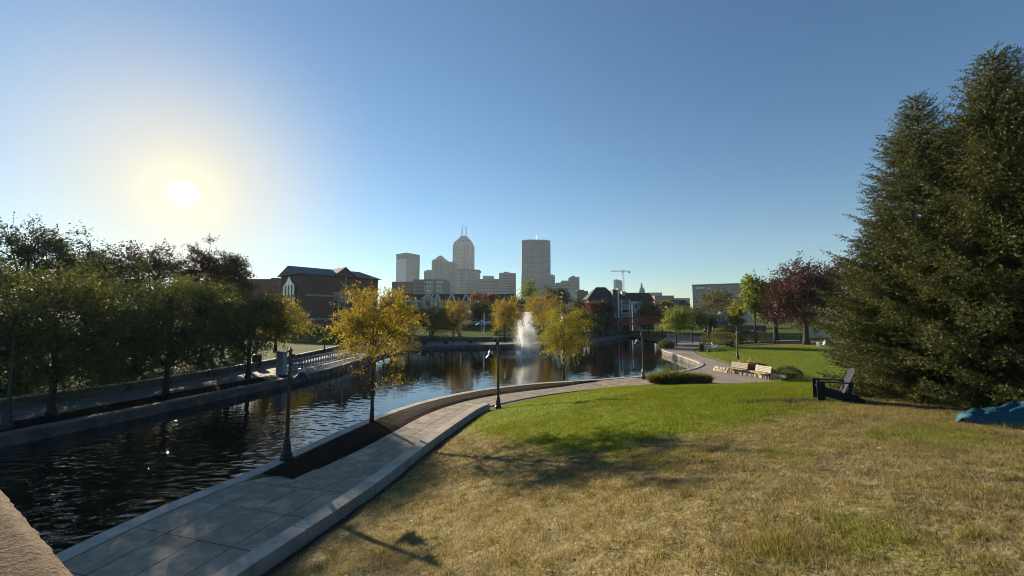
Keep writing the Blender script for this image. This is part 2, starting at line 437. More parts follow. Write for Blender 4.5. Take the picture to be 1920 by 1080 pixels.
class MB:
    """collects shapes, then links them as one mesh object"""

    def __init__(self):
        self.v = []
        self.f = []

    def add(self, vs, fs):
        b = len(self.v)
        self.v += [tuple(x) for x in vs]
        self.f += [tuple(i + b for i in f) for f in fs]
        return self

    def box(self, x0, x1, y0, y1, z0, z1):
        return self.add([(x0, y0, z0), (x1, y0, z0), (x1, y1, z0), (x0, y1, z0), (x0, y0, z1), (x1, y0, z1), (x1, y1, z1), (x0, y1, z1)],
                        [(0, 3, 2, 1), (4, 5, 6, 7), (0, 1, 5, 4), (1, 2, 6, 5), (2, 3, 7, 6), (3, 0, 4, 7)])

    def bar(self, p0, p1, w, h, up=(0, 0, 1)):
        p0, p1 = Vector(p0), Vector(p1)
        d = (p1 - p0).normalized()
        s = d.cross(Vector(up))
        if s.length < 1e-4:
            s = d.cross(Vector((1, 0, 0)))
        s.normalize()
        u = s.cross(d)
        a, b = s * (w / 2), u * (h / 2)
        return self.add([p0 - a - b, p0 + a - b, p0 + a + b, p0 - a + b, p1 - a - b, p1 + a - b, p1 + a + b, p1 - a + b],
                        [(0, 1, 2, 3), (4, 7, 6, 5), (0, 4, 5, 1), (1, 5, 6, 2), (2, 6, 7, 3), (3, 7, 4, 0)])

    def tube(self, pts, rads, n=6, cap=True):
        b = len(self.v)
        pts = [Vector(p) for p in pts]
        ref = Vector((0.31, 0.87, 0.2)).normalized()
        for i, p in enumerate(pts):
            d = (pts[min(i + 1, len(pts) - 1)] - pts[max(i - 1, 0)])
            if d.length < 1e-6:
                d = Vector((0, 0, 1))
            d.normalize()
            s = d.cross(ref)
            if s.length < 0.05:
                s = d.cross(Vector((1, 0, 0)))
            s.normalize()
            u = s.cross(d)
            for k in range(n):
                a = 2 * math.pi * k / n
                self.v.append(tuple(p + (s * math.cos(a) + u * math.sin(a)) * rads[i]))
        for i in range(len(pts) - 1):
            for k in range(n):
                k2 = (k + 1) % n
                self.f.append((b + i * n + k, b + i * n + k2, b + (i + 1) * n + k2, b + (i + 1) * n + k))
        if cap:
            self.f.append(tuple(b + k for k in reversed(range(n))))
            self.f.append(tuple(b + (len(pts) - 1) * n + k for k in range(n)))
        return self

    def lathe(self, prof, n=12, c=(0, 0, 0)):
        return self.tube([(c[0], c[1], c[2] + z) for r, z in prof], [r for r, z in prof], n) if False else self._lathe(prof, n, c)

    def _lathe(self, prof, n, c):
        b = len(self.v)
        for r, z in prof:
            for k in range(n):
                a = 2 * math.pi * k / n
                self.v.append((c[0] + r * math.cos(a), c[1] + r * math.sin(a), c[2] + z))
        for i in range(len(prof) - 1):
            for k in range(n):
                k2 = (k + 1) % n
                self.f.append((b + i * n + k, b + i * n + k2, b + (i + 1) * n + k2, b + (i + 1) * n + k))
        self.f.append(tuple(b + k for k in reversed(range(n))))
        self.f.append(tuple(b + (len(prof) - 1) * n + k for k in range(n)))
        return self

    def prism(self, poly, z0, z1):
        n = len(poly)
        a = sum(poly[i][0] * poly[(i + 1) % n][1] - poly[(i + 1) % n][0] * poly[i][1] for i in range(n))
        if a < 0:
            poly = poly[::-1]
        vs = [(p[0], p[1], z0) for p in poly] + [(p[0], p[1], z1) for p in poly]
        fs = [tuple(reversed(range(n))), tuple(range(n, 2 * n))] + [(i, (i + 1) % n, n + (i + 1) % n, n + i) for i in range(n)]
        return self.add(vs, fs)

    def frustum(self, p0, z0, p1, z1):
        n = len(p0)
        vs = [(p[0], p[1], z0) for p in p0] + [(p[0], p[1], z1) for p in p1]
        fs = [tuple(reversed(range(n))), tuple(range(n, 2 * n))] + [(i, (i + 1) % n, n + (i + 1) % n, n + i) for i in range(n)]
        return self.add(vs, fs)

    def build(self, name, mat, parent=None, smooth=False, bevel=0.0, rel=None):
        me = bpy.data.meshes.new(name)
        vs = self.v if rel is None else [(x - rel[0], y - rel[1], z - rel[2]) for x, y, z in self.v]
        me.from_pydata(vs, [], self.f)
        me.materials.append(MATS[mat])
        if smooth:
            me.polygons.foreach_set('use_smooth', [True] * len(me.polygons))
        me.update()
        if bevel:
            bm = bmesh.new(); bm.from_mesh(me)
            bmesh.ops.bevel(bm, geom=bm.edges[:], offset=bevel, segments=2, affect='EDGES', profile=0.6)
            bm.to_mesh(me); bm.free()
        o = bpy.data.objects.new(name, me)
        COL.objects.link(o)
        if parent is not None:
            o.parent = parent
        return o


def build_np(name, v, faces, mat, parent=None, attrs=None, smooth=False):
    me = bpy.data.meshes.new(name)
    k = faces.shape[1]
    me.vertices.add(len(v)); me.vertices.foreach_set('co', np.ascontiguousarray(v, dtype=np.float32).ravel())
    me.loops.add(faces.size); me.loops.foreach_set('vertex_index', np.ascontiguousarray(faces, dtype=np.int32).ravel())
    me.polygons.add(len(faces))
    me.polygons.foreach_set('loop_start', np.arange(0, faces.size, k, dtype=np.int32))
    me.polygons.foreach_set('loop_total', np.full(len(faces), k, dtype=np.int32))
    if smooth:
        me.polygons.foreach_set('use_smooth', np.ones(len(faces), dtype=bool))
    for nm, (dom, arr) in (attrs or {}).items():
        a = me.attributes.new(nm, 'FLOAT', dom)
        a.data.foreach_set('value', np.ascontiguousarray(arr, dtype=np.float32))
    me.materials.append(MATS[mat])
    me.update(calc_edges=True)
    me.validate()
    o = bpy.data.objects.new(name, me)
    COL.objects.link(o)
    if parent is not None:
        o.parent = parent
    return o


def tag(o, label=None, cat=None, group=None, kind=None):
    if label:
        o['label'] = label
    if cat:
        o['category'] = cat
    if group:
        o['group'] = group
    if kind:
        o['kind'] = kind
    return o


def thing(name, label, cat, loc=(0, 0, 0), rz=0.0, group=None):
    o = bpy.data.objects.new(name, None)
    o.empty_display_size = 0.3
    COL.objects.link(o)
    o.location = loc
    o.rotation_euler = (0, 0, rz)
    return tag(o, label, cat, group)


def copy_thing(src, label, loc, rz=0.0, scale=1.0):
    def cp(o, parent):
        c = o.copy(); COL.objects.link(c); c.parent = parent
        for ch in o.children:
            cp(ch, c)
        return c
    r = cp(src, None)
    r.location = loc; r.rotation_euler = (0, 0, rz); r.scale = (scale,) * 3
    r['label'] = label
    return r


def structure(o):
    o['kind'] = 'structure'
    return o


# value noise for heights and colour patches
def vnoise(x, y, seed=0):
    x = np.asarray(x, float); y = np.asarray(y, float)
    xi = np.floor(x).astype(np.int64); yi = np.floor(y).astype(np.int64)
    fx = x - xi; fy = y - yi
    fx = fx * fx * (3 - 2 * fx); fy = fy * fy * (3 - 2 * fy)

    def h(a, b):
        k = (a * 374761393 + b * 668265263 + seed * 974634777) & 0x7fffffff
        k = ((k ^ (k >> 13)) * 1274126177) & 0x7fffffff
        return ((k ^ (k >> 16)) & 0xffff) / 65535.0
    return (h(xi, yi) * (1 - fx) + h(xi + 1, yi) * fx) * (1 - fy) + (h(xi, yi + 1) * (1 - fx) + h(xi + 1, yi + 1) * fx) * fy


def fbm(x, y, seed=0, o=4):
    s = 0; a = 0.5; t = 0
    for i in range(o):
        s = s + a * vnoise(x * 2 ** i, y * 2 ** i, seed + i); t += a; a *= 0.5
    return s / t


def smooth01(t):
    t = np.clip(t, 0, 1)
    return t * t * (3 - 2 * t)


def sdf(poly, x, y):
    """signed distance to a closed polygon, positive inside"""
    x = np.asarray(x, float); y = np.asarray(y, float)
    d = np.full(x.shape, 1e18); ins = np.zeros(x.shape, bool)
    n = len(poly)
    for i in range(n):
        ax, ay = poly[i]; bx, by = poly[(i + 1) % n]
        ex, ey = bx - ax, by - ay
        wx, wy = x - ax, y - ay
        t = np.clip((wx * ex + wy * ey) / (ex * ex + ey * ey), 0, 1)
        d = np.minimum(d, (wx - ex * t) ** 2 + (wy - ey * t) ** 2)
        c = ((ay > y) != (by > y))
        with np.errstate(divide='ignore', invalid='ignore'):
            xc = ax + (y - ay) / (by - ay if by != ay else 1e-9) * ex
        ins ^= c & (x < xc)
    return np.where(ins, 1, -1) * np.sqrt(d)


def resample(pts, step):
    pts = [Vector((p[0], p[1])) for p in pts]
    # Catmull-Rom smoothing then even steps
    fine = []
    for i in range(len(pts) - 1):
        p0 = pts[max(i - 1, 0)]; p1 = pts[i]; p2 = pts[i + 1]; p3 = pts[min(i + 2, len(pts) - 1)]
        for k in range(12):
            t = k / 12
            fine.append(0.5 * ((2 * p1) + (p2 - p0) * t + (2 * p0 - 5 * p1 + 4 * p2 - p3) * t * t + (3 * p1 - p0 - 3 * p2 + p3) * t ** 3))
    fine.append(pts[-1])
    out = [fine[0]]; acc = 0
    for a, b in zip(fine, fine[1:]):
        seg = (b - a).length
        while acc + seg >= step:
            f = (step - acc) / seg
            a = a + (b - a) * f
            out.append(a.copy()); seg = (b - a).length; acc = 0
        acc += seg
    if (out[-1] - fine[-1]).length > step * 0.3:
        out.append(fine[-1])
    return out


def normals2(pts):
    ns = []
    for i in range(len(pts)):
        d = (pts[min(i + 1, len(pts) - 1)] - pts[max(i - 1, 0)]).normalized()
        ns.append(Vector((-d.y, d.x)))      # to the left of travel
    return ns


def sweep(pts, off0, off1, z0, z1, jit=None):
    """box swept along a plan line; offsets to the left of travel; z may be functions of index"""
    mb = MB(); ns = normals2(pts)
    g = lambda z, i: z(i) if callable(z) else z
    for i, (p, n) in enumerate(zip(pts, ns)):
        a = p + n * off0; b = p + n * off1
        mb.v += [(a.x, a.y, g(z0, i)), (b.x, b.y, g(z0, i)), (b.x, b.y, g(z1, i)), (a.x, a.y, g(z1, i))]
    m = len(pts)
    for i in range(m - 1):
        for k in range(4):
            k2 = (k + 1) % 4
            mb.f.append((4 * i + k, 4 * (i + 1) + k, 4 * (i + 1) + k2, 4 * i + k2))
    mb.f.append((0, 1, 2, 3)); mb.f.append(tuple(4 * (m - 1) + k for k in (3, 2, 1, 0)))
    if off1 > off0:
        mb.f = [tuple(reversed(f)) for f in mb.f]
    return mb


# ------------------------------------------------------------------ plan of the place (metres; x right, y away from the viewer)
BANK_R = [(-10.4, -40), (-9.5, -6), (-9.2, 3), (-8.9, 8.2), (-8.5, 10.6), (-7.95, 12.2), (-7.6, 14.1), (-6.5, 19), (-4.85, 23), (-2.1, 26.5), (1.5, 29), (3.8, 29.9),
          (6.1, 30.8), (8.5, 31.9), (10.3, 32.7), (14.6, 35.8), (17.4, 38.8), (19.2, 42.0), (20.0, 46.4), (20.9, 53.0), (21.6, 58.6), (24.2, 66), (28, 76), (31, 84), (38, 100), (50, 132), (62, 165)]
BANK_L = [(-26, -40), (-24, -6), (-22, 8), (-20.5, 16), (-19.2, 22), (-18.5, 25.5), (-17.2, 32), (-16.6, 38), (-16.8, 44), (-17.4, 50), (-17.5, 58), (-16.2, 63.5), (-12, 66.5), (-8, 68), (0, 71), (9, 76), (17, 82), (27, 100), (38, 119), (48, 140), (57, 165)]
bankR = resample(BANK_R, 0.8)
bankL = resample(BANK_L, 0.8)
hole = bankR + bankL[::-1]

# ground: one sheet to the horizon with the canal cut out
outer = [Vector((-5000, -300)), Vector((5000, -300)), Vector((5000, 9000)), Vector((-5000, 9000))]
loops = [[Vector((p.x, p.y, 0)) for p in outer], [Vector((p.x, p.y, 0)) for p in hole]]
tri = tessellate_polygon(loops)
gm = MB()
gm.v = [(p.x, p.y, 0.5) for lp in loops for p in lp]
gm.f = [tuple(t) for t in tri]
go = gm.build('ground', 'ground')
bm = bmesh.new(); bm.from_mesh(go.data); bmesh.ops.recalc_face_normals(bm, faces=bm.faces)
if sum(f.normal.z for f in bm.faces) < 0:
    bmesh.ops.reverse_faces(bm, faces=bm.faces)
bm.to_mesh(go.data); bm.free()
structure(go)

wm = MB().add([(-40, -60, 0), (75, -60, 0), (75, 172, 0), (-40, 172, 0)], [(0, 1, 2, 3)])
structure(wm.build('water', 'water'))
bedm = MB().add([(-60, -60, -1.3), (95, -60, -1.3), (95, 180, -1.3), (-60, 180, -1.3)], [(0, 1, 2, 3)])
structure(bedm.build('canal_bed', 'canal_wall'))

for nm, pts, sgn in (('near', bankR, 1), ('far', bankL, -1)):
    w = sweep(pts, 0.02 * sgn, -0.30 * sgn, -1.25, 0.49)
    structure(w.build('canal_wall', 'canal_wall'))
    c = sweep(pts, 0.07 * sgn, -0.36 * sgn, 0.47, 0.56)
    structure(c.build('canal_coping', 'coping' if sgn > 0 else 'coping_dark'))

# promenade on the far side: paving between the bank and the low retaining wall
WALL = [(-31, -10), (-28, 8), (-26, 20.6), (-24.2, 28), (-23.7, 41), (-24.6, 53), (-25.6, 65), (-24.4, 75), (-19, 79.2), (-10, 80), (0, 80.4), (10, 83), (16, 89), (25, 106), (36, 126), (52, 160)]
wall = resample(WALL, 1.0)
pv = MB()
polyA = [Vector((p.x, p.y, 0)) for p in bankL if p.y < 160] + [Vector((p.x, p.y, 0)) for p in reversed(wall)]
pv.v = [(p.x, p.y, 0.506) for p in polyA]
pv.f = [tuple(t) for t in tessellate_polygon([polyA])]
po = pv.build('promenade', 'paving_grey')
bm = bmesh.new(); bm.from_mesh(po.data)
for f in bm.faces:
    if f.normal.z < 0:
        f.normal_flip()
bm.to_mesh(po.data); bm.free()
structure(po)
# strip of bark mulch along the canal where the tree row stands
left_strip = [p for p in bankL if 2 < p.y < 33]
ms = sweep(left_strip, 0.40, 2.5, 0.45, 0.53)
structure(ms.build('mulch_bed', 'mulch'))

wt = lambda i: 1.06 if wall[i].y < 60 else 1.06 + 0.3 * min(1, (wall[i].y - 60) / 16)
rw = thing('retaining_wall', 'low grey concrete retaining wall behind the promenade across the canal', 'wall')
sweep(wall, 0.0, 0.28, 0.4, lambda i: wt(i) - 0.07).build('wall_face', 'canal_wall', rw)
sweep(wall, -0.05, 0.33, lambda i: wt(i) - 0.07, wt).build('wall_cap', 'coping', rw)

# park land behind that wall, rising away from the canal
wn = []
for i, p in enumerate(wall):
    if p.y < 62:
        d = Vector((-1, 0.15))
    elif p.y < 79 and p.x < -18:
        d = Vector((-0.75, 0.66))
    elif p.x < 8:
        d = Vector((-0.12, 1))
    else:
        d = Vector((-0.35, 0.9))
    wn.append(d.normalized())
offs = [0.15, 1, 2, 4, 7, 11, 16, 24, 40, 70, 120]
gv = []
for i, (p, d) in enumerate(zip(wall, wn)):
    for o_ in offs:
        q = p + d * o_
        z = wt(i) - 0.09 + 2.1 * float(smooth01(o_ / 40.0)) + 0.25 * (float(fbm(np.array(q.x * 0.2), np.array(q.y * 0.2), 3)) - 0.5) * min(1, o_ / 3)
        gv.append((q.x, q.y, z))
no = len(offs)
gf = [(i * no + k, (i + 1) * no + k, (i + 1) * no + k + 1, i * no + k + 1) for i in range(len(wall) - 1) for k in range(no - 1)]
structure(build_np('park_lawn', np.array(gv), np.array(gf)[:, ::-1], 'park_grass', smooth=True))

# ------------------------------------------------------------------ near lawn (mound) as a height field
LAWN = [(-9.5, -12), (-7.2, -3), (-6.3, 1.5), (-5.35, 4.6), (-4.6, 7.4), (-3.55, 11.2), (-2.75, 15.2), (-1.6, 19.8), (-0.3, 21.8), (1.9, 24.1), (5, 26.3), (8.9, 27.9), (13, 28.7), (16, 29.2),
        (18.6, 29.8), (20.6, 31.5), (21.2, 36), (21.8, 40), (22.8, 45), (24.0, 51), (25.5, 56.7), (28, 61), (32, 64.5), (38, 66.5), (46, 68), (60, 66), (90, 60), (90, -12)]


def lawnH(x, y):
    x = np.asarray(x, float); y = np.asarray(y, float)
    d = sdf(LAWN, x, y)
    prof = np.interp(y, [-12, 2, 5, 8, 11.6, 14, 16, 20, 24, 28, 31, 90], [3.75, 3.6, 3.38, 3.12, 2.87, 2.72, 2.52, 1.85, 1.22, 0.68, 0.56, 0.56])
    right = 0.56 + 0.03 * np.clip(x - 22, 0, 60)
    H = np.maximum(prof, right)
    H = np.where(x > 24, np.maximum(right, prof - 0.03 * (x - 24)), H)
    ramp_ = np.interp(y, [-12, 14, 18, 22, 26, 90], [9.5, 8.6, 6.4, 4.0, 2.2, 1.5])
    tt = np.clip(d / ramp_, 0, 1.3)
    k = np.where(tt < 0.7, tt, 0.7 + 0.3 * (1 - (1 - np.clip((tt - 0.7) / 0.6, 0, 1)) ** 2))
    z = 0.54 + (H - 0.54) * k
    z = z + (fbm(x * 0.35, y * 0.35, 11) - 0.5) * 0.10 * np.clip(d / 2, 0, 1) + (fbm(x * 2.2, y * 2.2, 17) - 0.5) * 0.045 * np.clip(d, 0, 1)
    return np.where(d < 0, 0.54 + 0.7 * d, z), d


def green_share(x, y, d):
    yb = np.interp(x, [-6, -2.2, -0.9, 0.5, 2.0, 4.0, 6.0, 8.0, 9.6, 12, 20], [26, 17.8, 15.2, 11.4, 8.9, 8.8, 9.4, 10.6, 11.9, 13.2, 16])
    g = smooth01((y - yb + (fbm(x * 0.6, y * 0.6, 5) - 0.5) * 3.6) / 3.2 + 0.5)
    tuft = np.exp(-(((x - 2.4) / 0.55) ** 2 + ((y - 3.95) / 0.4) ** 2)) * 0.42 * (fbm(x * 5, y * 5, 23) > 0.40)
    patches = np.clip((fbm(x * 0.9, y * 0.9, 41) - 0.52) * 2.6, 0, 0.5) * (x > 2.5)
    g = np.maximum(g, np.maximum(tuft, patches))
    dry = smooth01((y - 57 - 0.22 * np.clip(60 - x, 0, 40) * 0 + (fbm(x * .3, y * .3, 8) - .5) * 8) / 5) * (x > 36)
    return np.clip(g * (1 - 0.85 * dry), 0, 1)


def soil_share(x, y, d):
    k = smooth01((0.42 - d + (fbm(x * 2, y * 2, 31) - 0.5) * 0.5) / 0.25) * (y < 22)
    c = np.exp(-(((x - 8.2) / 1.3) ** 2 + ((y - 11.7) / 0.28) ** 2)) * 1.3 - 0.25
    sp = smooth01((3.2 - np.hypot(x - 12.4, y - 11.2)) / 0.5) * 0.8
    bare = smooth01((fbm(x * 1.3, y * 1.3, 57) - 0.64) / 0.06) * 0.7 * (y < 12)
    return np.clip(np.maximum(np.maximum(np.maximum(k, bare), c * (fbm(x * 3, y * 3, 9) + 0.3)), sp), 0, 1)


def lawn_grid(name, x0, x1, y0, y1, st):
    xs = np.arange(x0, x1 + 1e-6, st); ys = np.arange(y0, y1 + 1e-6, st)
    X, Y = np.meshgrid(xs, ys)
    Z, D = lawnH(X.ravel(), Y.ravel())
    nx = len(xs)
    i, j = np.meshgrid(np.arange(nx - 1), np.arange(len(ys) - 1))
    a = (j * nx + i).ravel()
    fc = np.stack([a, a + 1, a + nx + 1, a + nx], 1)
    keep = (D[fc] > -0.8).any(1)
    v = np.stack([X.ravel(), Y.ravel(), Z], 1)
    g = green_share(X.ravel(), Y.ravel(), D); s = soil_share(X.ravel(), Y.ravel(), D)
    fc = fc[keep]
    used = np.unique(fc); mp = np.zeros(len(v), np.int64); mp[used] = np.arange(len(used))
    return build_np(name, v[used], mp[fc], 'lawn', attrs={'v': ('POINT', g[used]), 'w': ('POINT', s[used])}, smooth=True)


structure(lawn_grid('lawn', -9.5, 89.5, -11.5, 67.9, 0.3))

# ------------------------------------------------------------------ near path: kerb, slabs, mulch bed
KERB = [(-9.9, -12), (-7.75, -3), (-6.85, 1.5), (-5.85, 4.6), (-5.1, 7.4), (-4.02, 11.2), (-3.22, 15.2), (-2.1, 19.8), (-1.45, 21.4)]
kp = resample(KERB, 0.4)
kb = sweep(kp, 0.0, -0.38, 0.45, 0.74).build('kerb', 'joint')
structure(kb)
step = 6
for i in range(0, len(kp) - 2, step):
    seg = kp[i:min(i + step + 1, len(kp))]
    if len(seg) < 2 or seg[-1].y < 5:
        continue
    seg = [p.copy() for p in seg]
    d = (seg[1] - seg[0]).normalized(); seg[0] += d * 0.008
    d = (seg[-1] - seg[-2]).normalized(); seg[-1] -= d * 0.008
    sweep(seg, 0.012, -0.392, 0.44, 0.79).build('kerb_stone', 'coping', kb)

PR = KERB[:-1] + [(-1.3, 21.6), (1.3, 24.3), (4.8, 26.6), (8.6, 28.3), (10.5, 28.9)]
PL = [(p.x + 0.36, p.y) for p in bankR if p.y < 12.1]
ML = [(-6.3, 12.05), (-5.6, 14), (-5.0, 16.2), (-4.55, 18.4), (-3.9, 20.6), (-2.6, 23), (-0.3, 25.3), (3.2, 27.6), (6.4, 30.2)]
mlr = resample(ML, 0.5)
PLall = [Vector(p) for p in PL] + [Vector((-7.6, 12.05))] + mlr + [Vector((p.x + 0.1, p.y - 0.36)) for p in bankR if 6.6 < p.x < 13 and p.y > 30]
prs = resample(PR, 0.2)
path_outline = [Vector((p.x, p.y, 0)) for p in PLall] + [Vector((p.x, p.y, 0)) for p in reversed(prs)]
pm = MB(); pm.v = [(p.x, p.y, 0.508) for p in path_outline]; pm.f = [tuple(t) for t in tessellate_polygon([path_outline])]
path = structure(pm.build('path', 'joint'))


def hit_left(p, n):
    best = None
    for a, b in zip(PLall, PLall[1:]):
        e = b - a
        den = n.x * e.y - n.y * e.x
        if abs(den) < 1e-9:
            continue
        w_ = a - p
        t = (w_.x * e.y - w_.y * e.x) / den
        s = (w_.x * n.y - w_.y * n.x) / den
        if t > 0.2 and -0.001 <= s <= 1.001 and (best is None or t < best):
            best = t
    return best


stations = []
nsr = normals2(prs)
for i in range(0, len(prs), 7):
    p, n = prs[i], nsr[i]
    n = sum((nsr[k] for k in range(max(0, i - 6), min(len(nsr), i + 7))), Vector((0, 0))).normalized()
    t = hit_left(p, n)
    if t is None or p.y < 4.5:
        continue
    stations.append((p, p + n * min(t, 5.0)))
random.seed(4)
rows = 0
for (r0, l0), (r1, l1) in zip(stations, stations[1:]):
    wd = ((l0 - r0).length + (l1 - r1).length) / 2
    nc = max(2, round(wd / 1.0))
    for c in range(nc):
        g = 0.011
        def pt(u, v):
            a = r0.lerp(l0, u); b = r1.lerp(l1, u)
            return a.lerp(b, v)
        ug = g / wd; vg = g / 1.4
        q = [pt(c / nc + ug, vg), pt((c + 1) / nc - ug, vg), pt((c + 1) / nc - ug, 1 - vg), pt(c / nc + ug, 1 - vg)]
        zt = 0.532 + random.uniform(-0.003, 0.003)
        MB().prism([(p.x, p.y) for p in q], 0.505, zt).build('slab', 'slab', path)

# mulch between the path and the canal edge
inner = [Vector((p.x, p.y)) for p in bankR if p.y > 11.9 and p.x < 6.6]
inner = resample([(p.x, p.y) for p in inner[::3]], 0.25)
nrm = normals2(inner)
mv = []; nv = 14
M = len(mlr)
mlf = resample(ML, 0.25)
for i in range(len(inner)):
    f = i / (len(inner) - 1)
    a = inner[i] - nrm[i] * 0.36
    b = mlf[min(int(f * (len(mlf) - 1)), len(mlf) - 1)]
    for k in range(nv + 1):
        q = a.lerp(b, k / nv)
        e = min(1, min(k, nv - k) / 3)
        mv.append((q.x, q.y, 0.525 + 0.06 * e + 0.07 * e * (float(fbm(np.array(q.x * 4), np.array(q.y * 4), 2)) - 0.4)))
mf = [(i * (nv + 1) + k, i * (nv + 1) + k + 1, (i + 1) * (nv + 1) + k + 1, (i + 1) * (nv + 1) + k) for i in range(len(inner) - 1) for k in range(nv)]
structure(build_np('mulch_bed', np.array(mv), np.array(mf)[:, ::-1], 'mulch', smooth=True))

# plaza and riverside walk beyond the mound
PZ = [(8.6, 27.6), (10.6, 32.2)] + [(p.x + 0.3, p.y - 0.25) for p in bankR if p.x > 11 and p.y < 140] + [(66, 140), (50, 104), (40, 82), (36, 69), (30, 65), (26, 59), (23.5, 52), (21.5, 40), (20, 30.5), (14, 28.2)]
pz = MB(); pz.v = [(a, b, 0.512) for a, b in PZ]; pz.f = [tuple(t) for t in tessellate_polygon([[Vector((a, b, 0)) for a, b in PZ]])]
plo = pz.build('plaza', 'paving_brown')
for o_ in (plo, path, ):
    bm = bmesh.new(); bm.from_mesh(o_.data)
    for f in bm.faces:
        if f.normal.z < 0:
            f.normal_flip()
    bm.to_mesh(o_.data); bm.free()
structure(plo)
# footpath crossing behind the right lawn, lawn beyond it
fp = sweep(resample([(27, 66), (33, 70), (42, 72.5), (54, 73), (70, 70)], 1.0), -1.1, 1.1, 0.3, lambda i: 0.56 + 0.02 * i).build('footpath', 'paving_grey')
structure(fp)
bl = MB()
xs = np.arange(30, 140, 2.5); ys = np.arange(66, 200, 2.5)
X, Y = np.meshgrid(xs, ys)
Z = 0.2 + 0.035 * np.clip(X - 32 - (Y - 70) * 0.5, -5, 40) + 0.012 * (Y - 70) + (fbm(X * .1, Y * .1, 6) - .5) * .5
nx = len(xs); i, j = np.meshgrid(np.arange(nx - 1), np.arange(len(ys) - 1)); a = (j * nx + i).ravel()
structure(build_np('park_lawn', np.stack([X.ravel(), Y.ravel(), Z.ravel()], 1), np.stack([a, a + 1, a + nx + 1, a + nx], 1), 'park_grass', smooth=True))

# ------------------------------------------------------------------ parapet beside the viewer
pp = thing('parapet', 'rough sunlit stone parapet cutting across the lower left corner', 'wall')
e0 = gp(165, 1080, 4.42); e1 = gp(0, 897, 4.42)
d = (Vector((e1.x - e0.x, e1.y - e0.y))).normalized(); nn = Vector((-d.y, d.x))
if nn.x > 0:
    nn = -nn
a0 = Vector((e0.x, e0.y)) - d * 1.3; a1 = Vector((e1.x, e1.y)) + d * 2.2
nu, nw = 420, 58
IU, KW = np.meshgrid(np.arange(nu + 1), np.arange(nw + 1), indexing='ij')
Wd = KW / nw * 0.62
QX = a0.x + (a1.x - a0.x) * IU / nu + nn.x * Wd; QY = a0.y + (a1.y - a0.y) * IU / nu + nn.y * Wd
edge = np.clip((0.07 - Wd) / 0.07, 0, 1)
QZ = 4.42 - 0.045 * edge ** 2 + 0.006 * (fbm(QX * 70, QY * 70, 3, 3) - 0.5) + 0.006 * (fbm(QX * 11, QY * 11, 5, 3) - 0.5)
jx = (vnoise(IU * 0.25, KW * 0.3, 8) - .5) * 0.006 * edge
cv = np.stack([(QX + nn.x * jx).ravel(), (QY + nn.y * jx).ravel(), QZ.ravel()], 1)
ia, ka = np.meshgrid(np.arange(nu), np.arange(nw), indexing='ij'); q0 = (ia * (nw + 1) + ka).ravel()
cf = np.stack([q0, q0 + 1, q0 + nw + 2, q0 + nw + 1], 1)
top = build_np('coping', cv, cf, 'parapet_stone', pp, smooth=True)
bm = bmesh.new(); bm.from_mesh(top.data)
for f in bm.faces:
    if f.normal.z < 0:
        f.normal_flip()
bm.to_mesh(top.data); bm.free()
fb = [a0 + nn * 0.004, a1 + nn * 0.004, a1 + nn * 0.62, a0 + nn * 0.62]
MB().prism([(p.x, p.y) for p in fb], 0.4, 4.376).build('wall_face', 'parapet_stone', pp)

# ------------------------------------------------------------------ vegetation generators


def rot_to(d):
    return Vector((0, 0, 1)).rotation_difference(Vector(d))


def leaves_np(P, D, size, rng, flat=0.5, aspect=0.5):
    """one rhombus leaf per point; P base, D growth direction"""
    n = len(P)
    D = D / np.maximum(np.linalg.norm(D, axis=1, keepdims=True), 1e-6)
    rn = rng.normal(size=(n, 3)); rn[:, 2] += flat * 2
    S = np.cross(D, rn); S /= np.maximum(np.linalg.norm(S, axis=1, keepdims=True), 1e-6)
    L = size * rng.uniform(0.6, 1.35, (n, 1))
    U = np.cross(S, D)
    mid = P + D * L * 0.5 + U * L * 0.08
    v = np.stack([P, mid + S * L * aspect * 0.5, P + D * L, mid - S * L * aspect * 0.5], 1).reshape(-1, 3)
    f = np.arange(n * 4).reshape(-1, 4)
    return v, f


